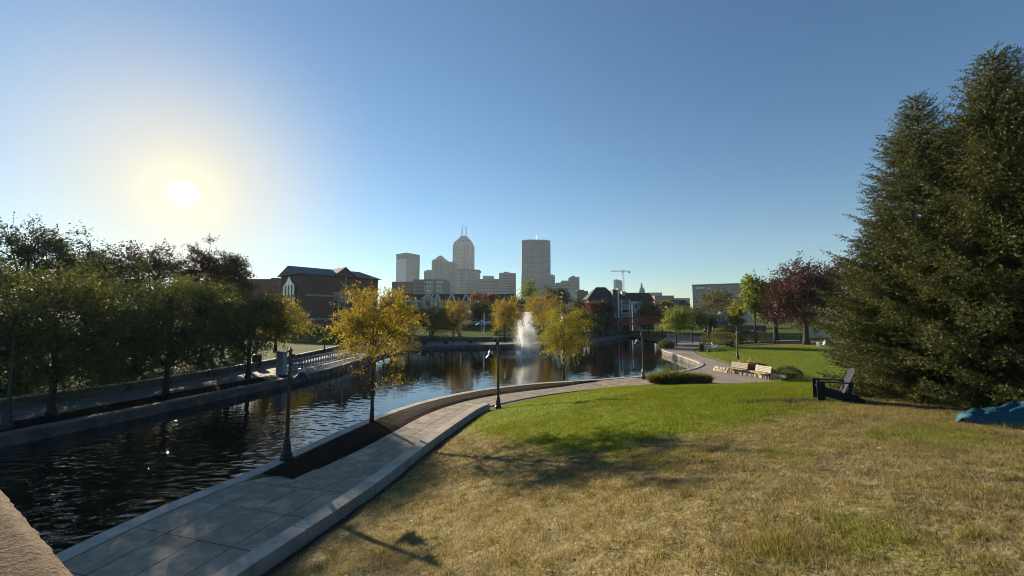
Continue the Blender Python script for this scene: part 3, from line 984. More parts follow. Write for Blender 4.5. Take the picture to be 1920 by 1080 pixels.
def tree_parts(seed, H, Rc, th, nclump=70, nspray=7, nleaf=14, leaf=0.1, tr=0.09, nlimb=8, squash=1.0, clump=0.3, droop=0.25, low=0.0, shell=0.45, flat=0.5, stray=0):
    rng = np.random.default_rng(seed)
    ch = H - th
    cz = th + ch * (0.5 - low)
    lob = rng.normal(size=(7, 3)); lob /= np.linalg.norm(lob, axis=1, keepdims=True)
    lw = rng.uniform(-0.28, 0.30, 7)
    C = []
    while len(C) < nclump:
        q = rng.normal(size=3); q /= np.linalg.norm(q)
        k = 0.86 + float(np.sum(lw * np.exp(-4 * (1 - lob @ q))))
        r = rng.uniform(shell ** 2, 1) ** 0.5 * k
        p = np.array([q[0] * Rc * r, q[1] * Rc * r, cz + q[2] * ch * 0.5 * squash * min(r, 1.02)])
        if p[2] < th * 0.75:
            continue
        C.append(p)
    C = np.array(C)
    rc = Rc * clump
    C[:, :2] *= (Rc - rc * 0.6) / Rc
    # trunk and limbs
    mb = MB()
    lean = rng.normal(size=2) * 0.02 * H
    tz = th + ch * 0.62
    tp = []
    for i in range(9):
        f = i / 8
        tp.append((lean[0] * f * f + 0.02 * H * math.sin(f * 5 + seed) * 0.3 * f, lean[1] * f * f, f * tz))
    trad = [tr * (1.35 if i == 0 else 1.0) * (1 - 0.75 * i / 8) for i in range(9)]
    mb.tube(tp, trad, 8)
    tpn = np.array(tp)
    idx = [int(rng.integers(len(C)))]
    while len(idx) < min(nlimb, len(C)):
        dd = np.min(np.linalg.norm(C[:, None] - C[idx][None], axis=2), axis=1)
        idx.append(int(np.argmax(dd)))
    nodes = [tpn[i] for i in range(3, 9) if tpn[i][2] > th * 0.8] or [tpn[-1]]
    nrad = [tr * 0.5] * len(nodes)
    for k in idx:
        e = C[k]
        hgt = np.clip(th * 0.85 + (e[2] - th) * rng.uniform(0.15, 0.5), th * 0.7, tz)
        f = hgt / tz
        b = np.array([np.interp(f, np.linspace(0, 1, 9), tpn[:, a]) for a in range(3)])
        m1 = b + (e - b) * 0.4 + np.array([0, 0, 0.06 * H * rng.uniform(0.2, 1)]); m2 = b + (e - b) * 0.75 + np.array([0, 0, 0.04 * H]) * rng.uniform(0, 1) + rng.normal(size=3) * 0.02 * H
        r0 = tr * 0.5 * (1 - 0.4 * f)
        mb.tube([b, m1, m2, e], [r0, r0 * 0.7, r0 * 0.42, r0 * 0.14], 5, False)
        nodes += [b + (m1 - b) * .5, m1, (m1 + m2) / 2, m2]; nrad += [r0 * .5] * 4
    nodes = np.array(nodes)
    for k in range(len(C)):
        if k in idx:
            continue
        dd = np.linalg.norm(nodes - C[k], axis=1) + 0.6 * np.maximum(0, nodes[:, 2] - C[k][2])
        b = nodes[int(np.argmin(dd))]
        m = (b + C[k]) / 2 + rng.normal(size=3) * 0.03 * Rc + np.array([0, 0, 0.03 * H])
        mb.tube([b, m, C[k]], [tr * 0.18, tr * 0.12, tr * 0.05], 4, False)
    if stray:            # thin, nearly bare twigs hanging below the crown
        LOWC = []
        for k in range(stray):
            a = rng.uniform(0, 6.28); r_ = Rc * rng.uniform(0.25, 0.8)
            z0_ = th * rng.uniform(0.75, 1.15)
            e = np.array([r_ * math.cos(a), r_ * math.sin(a), z0_ - rng.uniform(0.1, 0.7)])
            b = np.array([0, 0, z0_ + 0.15])
            mb.tube([b, (b + e) / 2 + np.array([0, 0, 0.12]), e], [tr * 0.16, tr * 0.1, tr * 0.04], 4, False)
            LOWC.append(e)
        LOWC = np.array(LOWC)
    # leafy sprays
    nc = len(C)
    S = nc * nspray
    sd = rng.normal(size=(S, 3)); sd /= np.linalg.norm(sd, axis=1, keepdims=True)
    sd[:, 2] *= 0.75
    cc = np.repeat(C, nspray, 0)
    outw = cc - np.array([0, 0, cz]); outw /= np.maximum(np.linalg.norm(outw, axis=1, keepdims=True), 1e-6)
    sd = sd + outw * 0.55
    ln = rc * rng.uniform(0.6, 1.35, (S, 1))
    t = np.tile(np.linspace(0.12, 1, nleaf), S)[:, None]
    d2 = np.repeat(sd, nleaf, 0); l2 = np.repeat(ln, nleaf, 0)
    P = np.repeat(cc, nleaf, 0) + d2 * l2 * t
    P[:, 2:3] -= droop * l2 * t * t
    P += rng.normal(size=P.shape) * leaf * 0.55
    D = d2 * 0.6 + rng.normal(size=P.shape) * 0.8
    D[:, 2] -= droop
    cv_ = rng.uniform(0, 1, nc)
    val = np.clip(np.repeat(np.repeat(cv_, nspray), nleaf) * 0.55 + rng.uniform(0, 1, len(P)) * 0.45, 0, 1)
    if stray:
        P2 = np.repeat(LOWC, 22, 0) + rng.normal(size=(stray * 22, 3)) * np.array([0.22, 0.22, 0.14])
        P = np.concatenate([P, P2]); D = np.concatenate([D, rng.normal(size=P2.shape)]); val = np.concatenate([val, rng.uniform(0, 1, len(P2))])
    lv, lf = leaves_np(P, D, leaf, rng, flat)
    keep = lv.reshape(-1, 4, 3)[:, :, 2].min(1) > 0.1
    lv = lv.reshape(-1, 4, 3)[keep].reshape(-1, 3); lf = np.arange(len(lv)).reshape(-1, 4); val = val[keep]
    return mb, lv, lf, val


def tree(name, label, loc, H, Rc, th, mat, seed, bark='bark', group=None, **kw):
    t = thing(name, label, 'tree', loc, 0, group)
    mb, lv, lf, val = tree_parts(seed, H, Rc, th, **kw)
    mb.build('trunk', bark, t, smooth=True)
    build_np('crown', lv, lf, mat, t, attrs={'v': ('FACE', val)})
    return t


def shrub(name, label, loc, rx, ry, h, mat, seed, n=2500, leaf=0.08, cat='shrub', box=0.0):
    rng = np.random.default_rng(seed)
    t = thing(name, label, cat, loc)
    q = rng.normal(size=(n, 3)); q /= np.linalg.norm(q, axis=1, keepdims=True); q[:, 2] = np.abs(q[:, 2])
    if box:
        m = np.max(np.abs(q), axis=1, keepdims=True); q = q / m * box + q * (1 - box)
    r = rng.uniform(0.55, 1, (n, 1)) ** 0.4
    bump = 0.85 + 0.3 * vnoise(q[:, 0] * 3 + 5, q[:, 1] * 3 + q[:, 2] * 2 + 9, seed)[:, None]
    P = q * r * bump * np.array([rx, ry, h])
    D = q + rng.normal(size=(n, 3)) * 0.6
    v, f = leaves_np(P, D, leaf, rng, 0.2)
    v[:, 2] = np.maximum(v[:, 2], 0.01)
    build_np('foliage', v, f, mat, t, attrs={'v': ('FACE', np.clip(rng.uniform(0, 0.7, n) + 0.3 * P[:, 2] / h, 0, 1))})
    sm = MB()
    for k in range(7):
        a = k * 0.9 + seed
        sm.tube([(0.12 * rx * math.cos(a), 0.12 * ry * math.sin(a), 0), (0.35 * rx * math.cos(a), 0.35 * ry * math.sin(a), h * 0.4), (0.6 * rx * math.cos(a), 0.6 * ry * math.sin(a), h * 0.75)], [0.02, 0.013, 0.006], 4)
    sm.build('stem', 'bark', t)
    return t


def grass_clump(name, label, loc, rx, ry, h, mat, seed, n=1200, w=0.014, cat='ornamental grass'):
    rng = np.random.default_rng(seed)
    t = thing(name, label, cat, loc)
    b = rng.uniform(-1, 1, (n, 2)); b = b[(b ** 2).sum(1) < 1]; n = len(b)
    base = np.stack([b[:, 0] * rx * 0.75, b[:, 1] * ry * 0.75, np.zeros(n)], 1)
    ang = rng.uniform(0, 2 * np.pi, n)
    out = np.stack([np.cos(ang), np.sin(ang), np.zeros(n)], 1) * rng.uniform(0.1, 0.5, (n, 1)) * h
    out[:, 0] += b[:, 0] * rx * 0.3; out[:, 1] += b[:, 1] * ry * 0.3
    hh = h * rng.uniform(0.55, 1.1, (n, 1)) * (1 - 0.35 * (b ** 2).sum(1, keepdims=True))
    mid = base + out * 0.35 + np.array([0, 0, 1]) * hh * 0.7
    tip = base + out + np.array([0, 0, 1]) * hh * rng.uniform(0.75, 1.05, (n, 1))
    s = np.stack([-np.sin(ang), np.cos(ang), np.zeros(n)], 1) * w
    v = np.stack([base - s, base + s, mid + s * .8, mid - s * .8, tip + s * .2, tip - s * .2], 1).reshape(-1, 3)
    k = np.arange(n)[:, None] * 6
    f = np.concatenate([k + np.array([[0, 1, 2, 3]]), k + np.array([[3, 2, 4, 5]])], 0)
    val = rng.uniform(0, 1, n)
    build_np('foliage', v, f, mat, t, attrs={'v': ('FACE', np.concatenate([val, val]))})
    return t


def spruce(name, label, loc, H, Rb, seed, whorl=0.26, dens=1.0, skirt=0.15):
    rng = np.random.default_rng(seed)
    t = thing(name, label, 'spruce tree', loc)
    mb = MB()
    mb.tube([(0, 0, 0), (0.02, 0, H * 0.3), (0, 0.02, H * 0.7), (0, 0, H)], [0.16, 0.12, 0.05, 0.008], 8)
    SB, SD, SL = [], [], []
    z = skirt
    while z < H - 0.12:
        f = z / H
        Lm = Rb * (1 - f) ** 0.82 * (0.8 + 0.2 * min(1, f / 0.12)) + 0.10
        nb = 8 if Lm > 0.8 else 6
        a0 = rng.uniform(0, 6.28)
        for k in range(nb):
            az = a0 + k * 2 * math.pi / nb + rng.normal() * 0.18
            L = Lm * rng.uniform(0.72, 1.16)
            out = np.array([math.cos(az), math.sin(az), 0.0]); side = np.array([-out[1], out[0], 0.0])
            b = np.array([0, 0, z + rng.normal() * 0.06])
            sag = -0.22 * (1 - f) + 0.45 * f       # low boughs hang, high boughs rise
            lift = 0.28
            pts = [b + out * L * s + np.array([0, 0, 1]) * L * (sag * s + lift * s ** 2.2) for s in np.linspace(0, 1, 6)]
            mb.tube(pts, [0.022 * (0.4 + L / 2), 0.018, 0.014, 0.010, 0.006, 0.003], 4, False)
            P = np.array(pts)
            ns = max(6, int(L / 0.062 * dens))
            for s in np.linspace(0.16, 1.0, ns):
                p = np.array([np.interp(s, np.linspace(0, 1, 6), P[:, a]) for a in range(3)])
                rem = min(0.48, 0.16 + 0.36 * L * (1 - s) * 0.8) * rng.uniform(0.7, 1.2)
                for sg in (-1, 1):
                    dd = out * rng.uniform(0.45, 1.0) + side * sg * rng.uniform(0.3, 0.95) + np.array([0, 0, rng.uniform(-0.6, 0.55)])
                    dd /= np.linalg.norm(dd)
                    SB.append(p); SD.append(dd); SL.append(rem)
                    if rem > 0.24:
                        for q in (0.4, 0.75):
                            d3 = dd + side * sg * rng.uniform(-0.9, 0.9) + out * rng.uniform(-0.1, 0.7) + np.array([0, 0, rng.uniform(-0.5, 0.4)])
                            d3 /= np.linalg.norm(d3)
                            SB.append(p + dd * rem * q); SD.append(d3); SL.append(rem * rng.uniform(0.35, 0.55))
                if rng.uniform() < 0.8:
                    dd = out * 0.7 + np.array([0, 0, rng.uniform(0.3, 0.8)]); dd /= np.linalg.norm(dd)
                    SB.append(p); SD.append(dd); SL.append(min(0.26, rem * 0.8))
            SB.append(P[-1]); SD.append(out + np.array([0, 0, 0.35])); SL.append(0.2)
        z += whorl * rng.uniform(0.75, 1.2) * (0.6 + 0.5 * (1 - f))
    for zz, l in ((H - 0.45, 0.5), (H - 0.25, 0.4)):
        SB.append(np.array([0, 0, zz])); SD.append(np.array([0, 0, 1.0])); SL.append(l)
    SB = np.array(SB); SD = np.array(SD); SL = np.array(SL)
    SD /= np.linalg.norm(SD, axis=1, keepdims=True)
    n = len(SB)
    per = np.clip((SL * 36).astype(int), 5, 14)
    idx = np.repeat(np.arange(n), per)
    m = len(idx)
    tt = rng.uniform(0.02, 1.0, (m, 1))
    D = SD[idx]
    rn = rng.normal(size=(m, 3)); rad = np.cross(D, rn); rad /= np.maximum(np.linalg.norm(rad, axis=1, keepdims=True), 1e-6)
    P = SB[idx] + D * SL[idx][:, None] * tt
    nd = D * 0.75 + rad * 0.75 + np.array([0, 0, 0.12]); nd /= np.linalg.norm(nd, axis=1, keepdims=True)
    nl = rng.uniform(0.040, 0.066, (m, 1))
    sd = np.cross(nd, rng.normal(size=(m, 3))); sd /= np.maximum(np.linalg.norm(sd, axis=1, keepdims=True), 1e-6)
    w = 0.0115
    v = np.stack([P - sd * w, P + sd * w, P + nd * nl], 1).reshape(-1, 3)
    v[:, 2] = np.maximum(v[:, 2], 0.02)
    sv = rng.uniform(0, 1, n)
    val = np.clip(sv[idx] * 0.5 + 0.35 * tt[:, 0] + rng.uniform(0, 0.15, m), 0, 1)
    mb.build('trunk', 'bark_grey', t, smooth=True)
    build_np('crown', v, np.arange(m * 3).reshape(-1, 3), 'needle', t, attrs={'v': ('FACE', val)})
    return t


# ------------------------------------------------------------------ spruces at the right
def onlawn(x, y, dz=0.0):
    return (x, y, float(lawnH(np.array([x]), np.array([y]))[0][0]) + dz)


spruce('spruce_tree', 'small dense spruce at the left end of the evergreen group, behind the dark chair', onlawn(11.75, 12.9, -0.05), 5.7, 1.7, 5)
s2 = spruce('spruce_tree', 'tall spruce with pointed tip, middle of the evergreen group', onlawn(12.6, 12.2, -0.05), 9.2, 3.1, 6)
spruce('spruce_tree', 'tallest spruce, at the right edge above the blue sleeping bag', onlawn(13.0, 10.5, -0.05), 9.4, 3.3, 7)
copy_thing(s2, 'spruce behind the tallest one, cut by the right edge', onlawn(15.0, 12.0, -0.05), 2.1, 1.08)

# ------------------------------------------------------------------ trees
G_ = lambda px, py, z=0.52: gp(px, py, z)
NEAR = dict(nclump=125, nspray=8, nleaf=21, leaf=0.075, nlimb=10, tr=0.07)
tree('locust_tree', 'golden slender tree standing in the mulch beside the near path', G_(697, 792), 6.35, 2.65, 2.55, 'leaf_gold', 21, low=-0.02, droop=0.3, clump=0.24, shell=0.25, stray=26, **{**NEAR, 'nclump': 118, 'tr': 0.085})
tree('locust_tree', 'yellow-green slender tree in the mulch just right of the fountain', G_(1057, 712), 5.8, 2.7, 1.5, 'leaf_goldgreen', 22, droop=0.35, clump=0.28, shell=0.3, **{**NEAR, 'leaf': 0.10, 'nleaf': 16})

LB = dict(nclump=185, nspray=8, nleaf=20, leaf=0.125, nlimb=10, tr=0.17, clump=0.28, shell=0.35)
tree('locust_tree', 'leafy green tree nearest the left edge on the far canal bank', G_(95, 782), 6.7, 4.2, 1.3, 'leaf_bank', 31, **LB)
tree('locust_tree', 'leafy green tree on the far canal bank, straight below the sun', G_(310, 742), 7.6, 4.5, 1.3, 'leaf_bank', 32, **LB)
tree('locust_tree', 'leafy green tree on the far bank beside the litter bin', G_(465, 709), 7.3, 4.3, 1.5, 'leaf_bank', 33, **LB)
LM = dict(nclump=105, nspray=8, nleaf=16, leaf=0.17, nlimb=9, tr=0.18, clump=0.3, shell=0.35)
mids = [((-29.5, 24.5, 1.2), 7.4, 4.6, 'second-row green tree behind the leftmost bank tree'), ((-28.5, 31, 1.2), 7.9, 4.8, 'second-row green tree behind the bank tree below the sun'),
        ((-28.0, 39.5, 1.2), 7.2, 4.6, 'second-row green tree left of the brick building, behind the litter bin'), ((-27.5, 47.5, 1.2), 6.4, 3.2, 'small orange-tinged tree in front of the brick building corner')]
for k, (p, h, r_, lab) in enumerate(mids):
    tree('park_tree', lab, p, h, r_, 1.6, 'leaf_gold' if k == 3 else 'leaf_bank', 40 + k, **LM)
BK = dict(nclump=125, nspray=8, nleaf=15, leaf=0.22, nlimb=11, tr=0.28, clump=0.24, shell=0.3)  # brown and maroon leaf colours below hold the sun flare over these trees
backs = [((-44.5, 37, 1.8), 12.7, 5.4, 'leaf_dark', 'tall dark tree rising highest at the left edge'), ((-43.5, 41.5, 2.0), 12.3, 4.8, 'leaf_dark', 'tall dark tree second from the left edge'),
         ((-40, 45, 2.0), 12.4, 4.7, 'leaf_flare_brown', 'tall tree left of the sun, leaves coloured with brown sun flare'), ((-36.6, 48.5, 2.0), 12.4, 3.9, 'leaf_maroon', 'tall tree right below the sun, leaves coloured with reddish sun flare'),
         ((-32.8, 47.5, 2.0), 10.9, 3.1, 'leaf_flare_brown', 'tree nearest the brick building, leaves coloured with brown sun flare')]
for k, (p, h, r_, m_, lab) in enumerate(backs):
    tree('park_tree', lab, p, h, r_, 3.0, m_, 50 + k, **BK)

FB = dict(nclump=95, nspray=7, nleaf=16, leaf=0.19, nlimb=8, tr=0.13, clump=0.3, shell=0.3)
far = [(722, 72, 0.55, 8.0, 4.0, 'leaf_gold', 'golden tree on the far shore, leftmost of the shoreline row'), (768, 74, 0.55, 7.4, 3.6, 'leaf_gold', 'golden tree on the far shore below the glass tower'),
       (806, 75, 0.55, 7.2, 3.6, 'leaf_goldgreen', 'yellow-green tree on the far shore in front of the white gable'), (850, 76, 0.55, 8.0, 3.9, 'leaf_gold', 'golden tree on the far shore beside the white flagpole'),
       (946, 77, 0.55, 8.5, 3.6, 'leaf_gold', 'bronze-tinted tree on the far shore left of the fountain'), (1016, 84, 1.3, 9.2, 4.6, 'leaf_yellow', 'bright yellow tree behind the fountain'),
       (1078, 86, 1.3, 6.0, 3.0, 'leaf_dark', 'low dark tree behind the yellow-green tree by the fountain')]
for k, (px, Y, z, h, r_, m_, lab) in enumerate(far):
    tree('locust_tree', lab, ((px - 960) / F * Y, Y, z), h, r_, 2.2, m_, 60 + k, **FB)
FR = dict(nclump=60, nspray=7, nleaf=9, leaf=0.42, nlimb=7, tr=0.18, clump=0.33, shell=0.25)
farther = [(899, 541, 112, 3.2, 3.2, 'leaf_red', 'round red-leaved tree among the far townhouses'), (897, 563, 104, 2.9, 3.0, 'leaf_green', 'green tree just below the red one by the townhouses'),
           (926, 545, 112, 1.4, 3.2, 'leaf_red', 'narrow orange-red tree right of the green townhouse tree'), (992, 517, 122, 4.2, 2.5, 'leaf_light', 'tall pale green tree standing before the wide grey tower'),
           (965, 556, 108, 3.0, 2.6, 'leaf_green', 'green tree between the bronze tree and the yellow tree'), (1030, 533, 120, 3.4, 2.5, 'leaf_dark', 'dark evergreen-looking tree right of the wide grey tower base'),
           (1056, 538, 116, 3.4, 2.6, 'leaf_dark', 'dark tree in front of the stepped grey block'), (1088, 556, 106, 3.4, 2.3, 'leaf_olive', 'olive-brown tree left of the dark hipped roof'),
           (1112, 566, 100, 2.8, 2.2, 'leaf_red', 'russet tree in front of the dark hipped roof'), (1136, 562, 100, 2.4, 2.2, 'leaf_maroon', 'dull red tree beside the grey chimney tower'),
           (1098, 590, 94, 3.2, 1.6, 'leaf_dark', 'dark bushy tree at the water bend below the hipped roof'), (1130, 593, 97, 2.6, 1.6, 'leaf_dark', 'dark bushy tree beside the left bridge pedestal'),
           (1215, 566, 108, 4.2, 2.2, 'leaf_olive', 'olive tree above the red bridge'), (1241, 562, 112, 3.6, 2.2, 'leaf_goldgreen', 'bronze tree beyond the right half of the red bridge'),
           (1345, 541, 102, 5.6, 2.4, 'leaf_olive', 'broad olive tree in front of the long office block'), (1380, 566, 92, 1.9, 1.6, 'leaf_goldgreen', 'small bright yellow tree right of the broad olive tree'),
           (1414, 503, 66, 2.7, 3.0, 'leaf_light', 'tall light green tree left of the purple trees'), (735, 545, 96, 3.4, 2.6, 'leaf_gold', 'rust-tinted tree at the right end of the brick building')]
for k, (px, pyt, Y, r_, th, m_, lab) in enumerate(farther):
    zt = at(px, pyt, Y).z
    z0 = 2.0 if px < 1160 else 1.0
    tree('park_tree', lab, ((px - 960) / F * Y, Y, z0), zt - z0, r_, th, m_, 80 + k, **FR)
GRN = dict(nclump=70, nspray=7, nleaf=11, leaf=0.26, nlimb=8, tr=0.12, clump=0.3, shell=0.3)
for k, (px, pyt, Y, r_, lab) in enumerate([(1266, 573, 66, 2.7, 'green tree over the grassy clump at the right canal corner'), (1296, 576, 76, 3.0, 'green tree on the riverside walk behind the corner tree'), (1322, 582, 88, 3.2, 'green tree farthest along the riverside walk')]):
    zt = at(px, pyt, Y).z
    tree('locust_tree', lab, ((px - 960) / F * Y, Y, 0.52), zt - 0.52, r_, 2.4, 'leaf_green' if k else 'leaf_light', 110 + k, **GRN)
PU = dict(nclump=210, nspray=8, nleaf=13, leaf=0.30, nlimb=11, tr=0.42, clump=0.24, shell=0.4, droop=0.1)
purple = [(1508, 487, 60, 5.4, 'large purple-leaved tree with stout trunk on the right lawn'), (1452, 525, 72, 3.9, 'smaller purple-leaved tree left of the large one'), (1592, 482, 66, 5.2, 'purple-leaved tree half hidden behind the spruces')]
for k, (px, pyt, Y, r_, lab) in enumerate(purple):
    zt = at(px, pyt, Y).z
    x = (px - 960) / F * Y
    z0 = 1.15
    tree('purple_tree', lab, (x, Y, z0), zt - z0, r_, 2.6, 'leaf_maroon', 120 + k, **PU)
for k, (px, Y) in enumerate(((1497, 66), (1523, 65))):
    tree('sapling', ('thin sapling just left of the stout purple-tree trunk', 'thin crooked sapling just right of the stout purple-tree trunk')[k], ((px - 960) / F * Y, Y, 1.2), 3.6, 1.0, 1.8, 'leaf_olive', 130 + k, nclump=16, nspray=5, nleaf=8, leaf=0.2, tr=0.07, nlimb=4)

# shrubs and grasses
grass_clump('ornamental_grass', 'wide green clump of tall grass at the lawn edge below the lamp post', (11.6, 29.4, 0.5), 2.3, 0.8, 1.05, 'fringe_grass', 1, 3200, 0.016)
grass_clump('ornamental_grass', 'pale feathery grass at the right end of the lawn-edge planting', (13.6, 29.6, 0.5), 1.0, 0.7, 0.85, 'dry_grass', 2, 1300, 0.014)
grass_clump('ornamental_grass', 'rounded tan grass clump at the canal corner under the green tree', (23.6, 62.2, 0.5), 1.3, 1.0, 1.5, 'dry_grass', 3, 1400, 0.03)
grass_clump('ornamental_grass', 'dry pale grass mound behind the stone bench', (20.6, 35.6, 0.5), 1.6, 1.0, 1.2, 'dry_grass', 4, 1800, 0.02)
shrub('shrub', 'dark round shrub at the right end of the stone benches', (21.6, 32.0, 0.55), 1.0, 0.8, 0.85, 'leaf_dark', 5, 2200, 0.09)
shrub('shrub', 'small olive shrub in front of the dark shrub by the benches', (20.9, 31.0, 0.55), 0.7, 0.6, 0.6, 'leaf_olive', 6, 1600, 0.08)
shrub('shrub', 'low dark shrub between the two stone benches', (20.6, 33.4, 0.55), 0.9, 0.6, 0.6, 'leaf_dark', 7, 1600, 0.08)
p = at(1361, 622, 70)
shrub('hedge', 'yellow-topped clipped hedge near the stone ball', (p.x, 70, 0.6), 2.4, 1.3, 2.9, 'leaf_hedge', 8, 3500, 0.2, 'hedge', 0.5)
shrub('hedge', 'grey-green clipped hedge left of the dark one below the yellow hedge', (at(1350, 630, 66).x, 66, 0.55), 3.0, 1.0, 2.2, 'leaf_olive', 9, 3000, 0.18, 'hedge', 0.6)
shrub('hedge', 'broad dark clipped hedge at the path junction', (at(1408, 630, 69).x, 70.5, 0.6), 4.2, 1.4, 2.3, 'leaf_dark', 10, 4000, 0.18, 'hedge', 0.6)
shrub('hedge', 'long dark clipped hedge behind the far promenade wall', (-13.5, 83.5, 1.2), 3.0, 1.2, 1.9, 'leaf_dark', 11, 3500, 0.2, 'hedge', 0.7)
shrub('hedge', 'dark hedge at the far shore to the right of the flagpole', (0.5, 86, 1.3), 4.5, 1.4, 1.9, 'leaf_dark', 12, 3500, 0.22, 'hedge', 0.6)
shrub('hedge', 'dark planting on the far bank left of the red bridge', (16.5, 93, 1.0), 4.5, 2.2, 2.6, 'leaf_dark', 13, 4000, 0.25, 'hedge', 0.4)
shrub('hedge', 'dark shrub mass beneath the townhouse balconies', (28, 112, 1.2), 4.5, 2.0, 3.2, 'leaf_dark', 14, 3500, 0.3, 'hedge', 0.4)
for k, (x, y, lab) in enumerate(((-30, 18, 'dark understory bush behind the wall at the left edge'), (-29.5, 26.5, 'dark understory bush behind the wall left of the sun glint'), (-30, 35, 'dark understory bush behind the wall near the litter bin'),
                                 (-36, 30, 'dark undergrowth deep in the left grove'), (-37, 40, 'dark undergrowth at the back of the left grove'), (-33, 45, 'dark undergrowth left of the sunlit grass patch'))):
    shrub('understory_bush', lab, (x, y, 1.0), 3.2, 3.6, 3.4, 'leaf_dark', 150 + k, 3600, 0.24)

# distant wood along the horizon
rng = np.random.default_rng(77)
cs = []
for k in range(900):
    a = rng.uniform(-0.95, 1.0)
    Y = rng.uniform(420, 900)
    cs.append((a * Y, Y, rng.uniform(4, 9)))
cs = np.array(cs)
n_ = 26
idx = np.repeat(np.arange(len(cs)), n_)
q = rng.normal(size=(len(idx), 3)); q /= np.linalg.norm(q, axis=1, keepdims=True); q[:, 2] = np.abs(q[:, 2])
P = np.stack([cs[idx, 0], cs[idx, 1], 2 + 0 * cs[idx, 2]], 1) + q * cs[idx, 2][:, None] * np.array([1.4, 1.4, 1.9]) * rng.uniform(0.6, 1, (len(idx), 1))
v, f = leaves_np(P, q + rng.normal(size=q.shape) * 0.5, 3.4, rng, 0.2, 0.8)
tag(build_np('distant_wood', v, f, 'leaf_dark', attrs={'v': ('FACE', rng.uniform(0, 1, len(f)))}), 'dark band of distant trees along the horizon', 'wood', kind='stuff')


# ------------------------------------------------------------------ skyline


def edge_windows(mb, p, q, z0, z1, nx, nz, fw=0.6, fh=0.55, proud=0.15, mx=0.04):
    """window panes set on a facade from p to q (outward to the right of p->q)"""
    p, q = Vector(p), Vector(q)
    L = (q - p).length
    d = (q - p) / L
    n = Vector((d.y, -d.x)) * proud
    cw = L * (1 - 2 * mx) / nx; chh = (z1 - z0) / nz
    for i in range(nx):
        u0 = L * mx + cw * (i + 0.5 - fw / 2); u1 = u0 + cw * fw
        a = p + d * u0 + n; b = p + d * u1 + n
        for k in range(nz):
            w0 = z0 + chh * (k + 0.5 - fh / 2); w1 = w0 + chh * fh
            mb.add([(a.x, a.y, w0), (b.x, b.y, w0), (b.x, b.y, w1), (a.x, a.y, w1)], [(0, 1, 2, 3)])


def X(px, Y):
    return (px - 960) / F * Y


def Zp(py, Y):
    return at(960, py, Y).z


def tower(name, label, Y, poly, zt, mat, faces, rows, cols, wmat='glass_grey', fw=0.6, fh=0.55, z0=0.5, top=0.04, cat='skyscraper', parent=None):
    """poly: plan points; faces: indices of edges that carry windows"""
    c = Vector((sum(p[0] for p in poly) / len(poly), sum(p[1] for p in poly) / len(poly)))
    t = thing(name, label, cat, (c.x, c.y, z0))
    pl = [(p[0] - c.x, p[1] - c.y) for p in poly]
    MB().prism(pl, 0, zt - z0).build('shaft', mat, t)
    mb = MB(); n = len(pl)
    for k, e in enumerate(faces):
        edge_windows(mb, pl[e], pl[(e + 1) % n], (zt - z0) * 0.12, (zt - z0) * (1 - top), cols[k], rows, fw, fh)
    tag(mb.build('window_grid', wmat, t), kind='stuff')
    if cat != 'skyscraper' or rows < 20:
        sx = max(abs(p[0]) for p in pl) * .45
        MB().box(-sx, sx * .3, -4, 6, zt - z0 - .2, zt - z0 + 3.2).build('roof_plant', 'tower_dark', t)
    return t, pl, c


def rect(x0, x1, y0, y1):
    return [(x0, y0), (x1, y0), (x1, y1), (x0, y1)]


# glass corner tower, two faces seen
Y = 1000
t, pl, c = tower('office_tower', 'glass tower with pale blue left face, leftmost of the skyline', Y, [(X(761, Y), Y), (X(782, Y) * 1.018, Y + 40), (X(760, Y), Y + 85), (X(737, Y) * 1.005, Y + 25)], Zp(478, Y), 'tower_dark', [0], 30, [8], 'glass_tower', 0.82, 0.72)
g = MB(); edge_windows(g, pl[3], pl[0], 4, Zp(485, Y), 5, 30, 0.97, 0.93, 0.25, 0.0); tag(g.build('glass_face', 'glass_sky', t), kind='stuff')
MB().prism([(x * 1.02, y * 1.02) for x, y in pl], Zp(478, Y) - 0.5, Zp(474, Y)).build('parapet', 'tower_dark', t)

# tall tower with stepped crown and two masts
Y = 1200
xl, xr = X(847, Y), X(886, Y)
w = xr - xl; ch_ = w * 0.13
poly = [(xl + ch_, Y), (xr - ch_, Y), (xr, Y + ch_), (xr, Y + w - ch_), (xr - ch_, Y + w), (xl + ch_, Y + w), (xl, Y + w - ch_), (xl, Y + ch_)]
t, pl, c = tower('office_tower', 'tallest tower of the skyline with stepped pyramid crown and two masts', Y, poly, Zp(458, Y), 'limestone', [0, 1, 7], 46, [13, 3, 3], fw=0.5, fh=0.5)
zb = Zp(458, Y) - 0.5
sc = lambda k: [(x * k, y * k) for x, y in pl]
cr = MB(); cr.frustum(sc(0.96), zb, sc(0.86), Zp(452, Y)); cr.frustum(sc(0.84), Zp(452, Y), sc(0.30), Zp(440, Y)); cr.build('crown', 'limestone', t)
bnd = MB()
zA = Zp(451, Y); zB = Zp(449.6, Y)
kk = 0.80
bnd.box(-w * 0.27, w * 0.08, -w * 0.5 * kk - 3, -w * 0.5 * kk + 8, zA - 1, zB - 1); bnd.box(w * 0.2, w * 0.33, -w * 0.5 * kk - 3, -w * 0.5 * kk + 8, zA - 1, zB - 1)
bnd.build('louvre_band', 'tower_dark', t)
for xx in (-0.26, 0.10, 0.24):
    MB().box(w * xx - 1.1, w * xx + 1.1, -w / 2 - 0.5, -w / 2 + 0.6, 20, zb - 4).build('recess_strip', 'glass_dark', t)
for xx in (-0.10, 0.10):
    m_ = MB(); m_.tube([(w * xx, 0, Zp(441, Y) - 3), (w * xx, 0, Zp(430, Y)), (w * xx, 0, Zp(419, Y))], [1.9, 1.5, 1.0], 6); m_.build('mast', 'tower_dark', t)

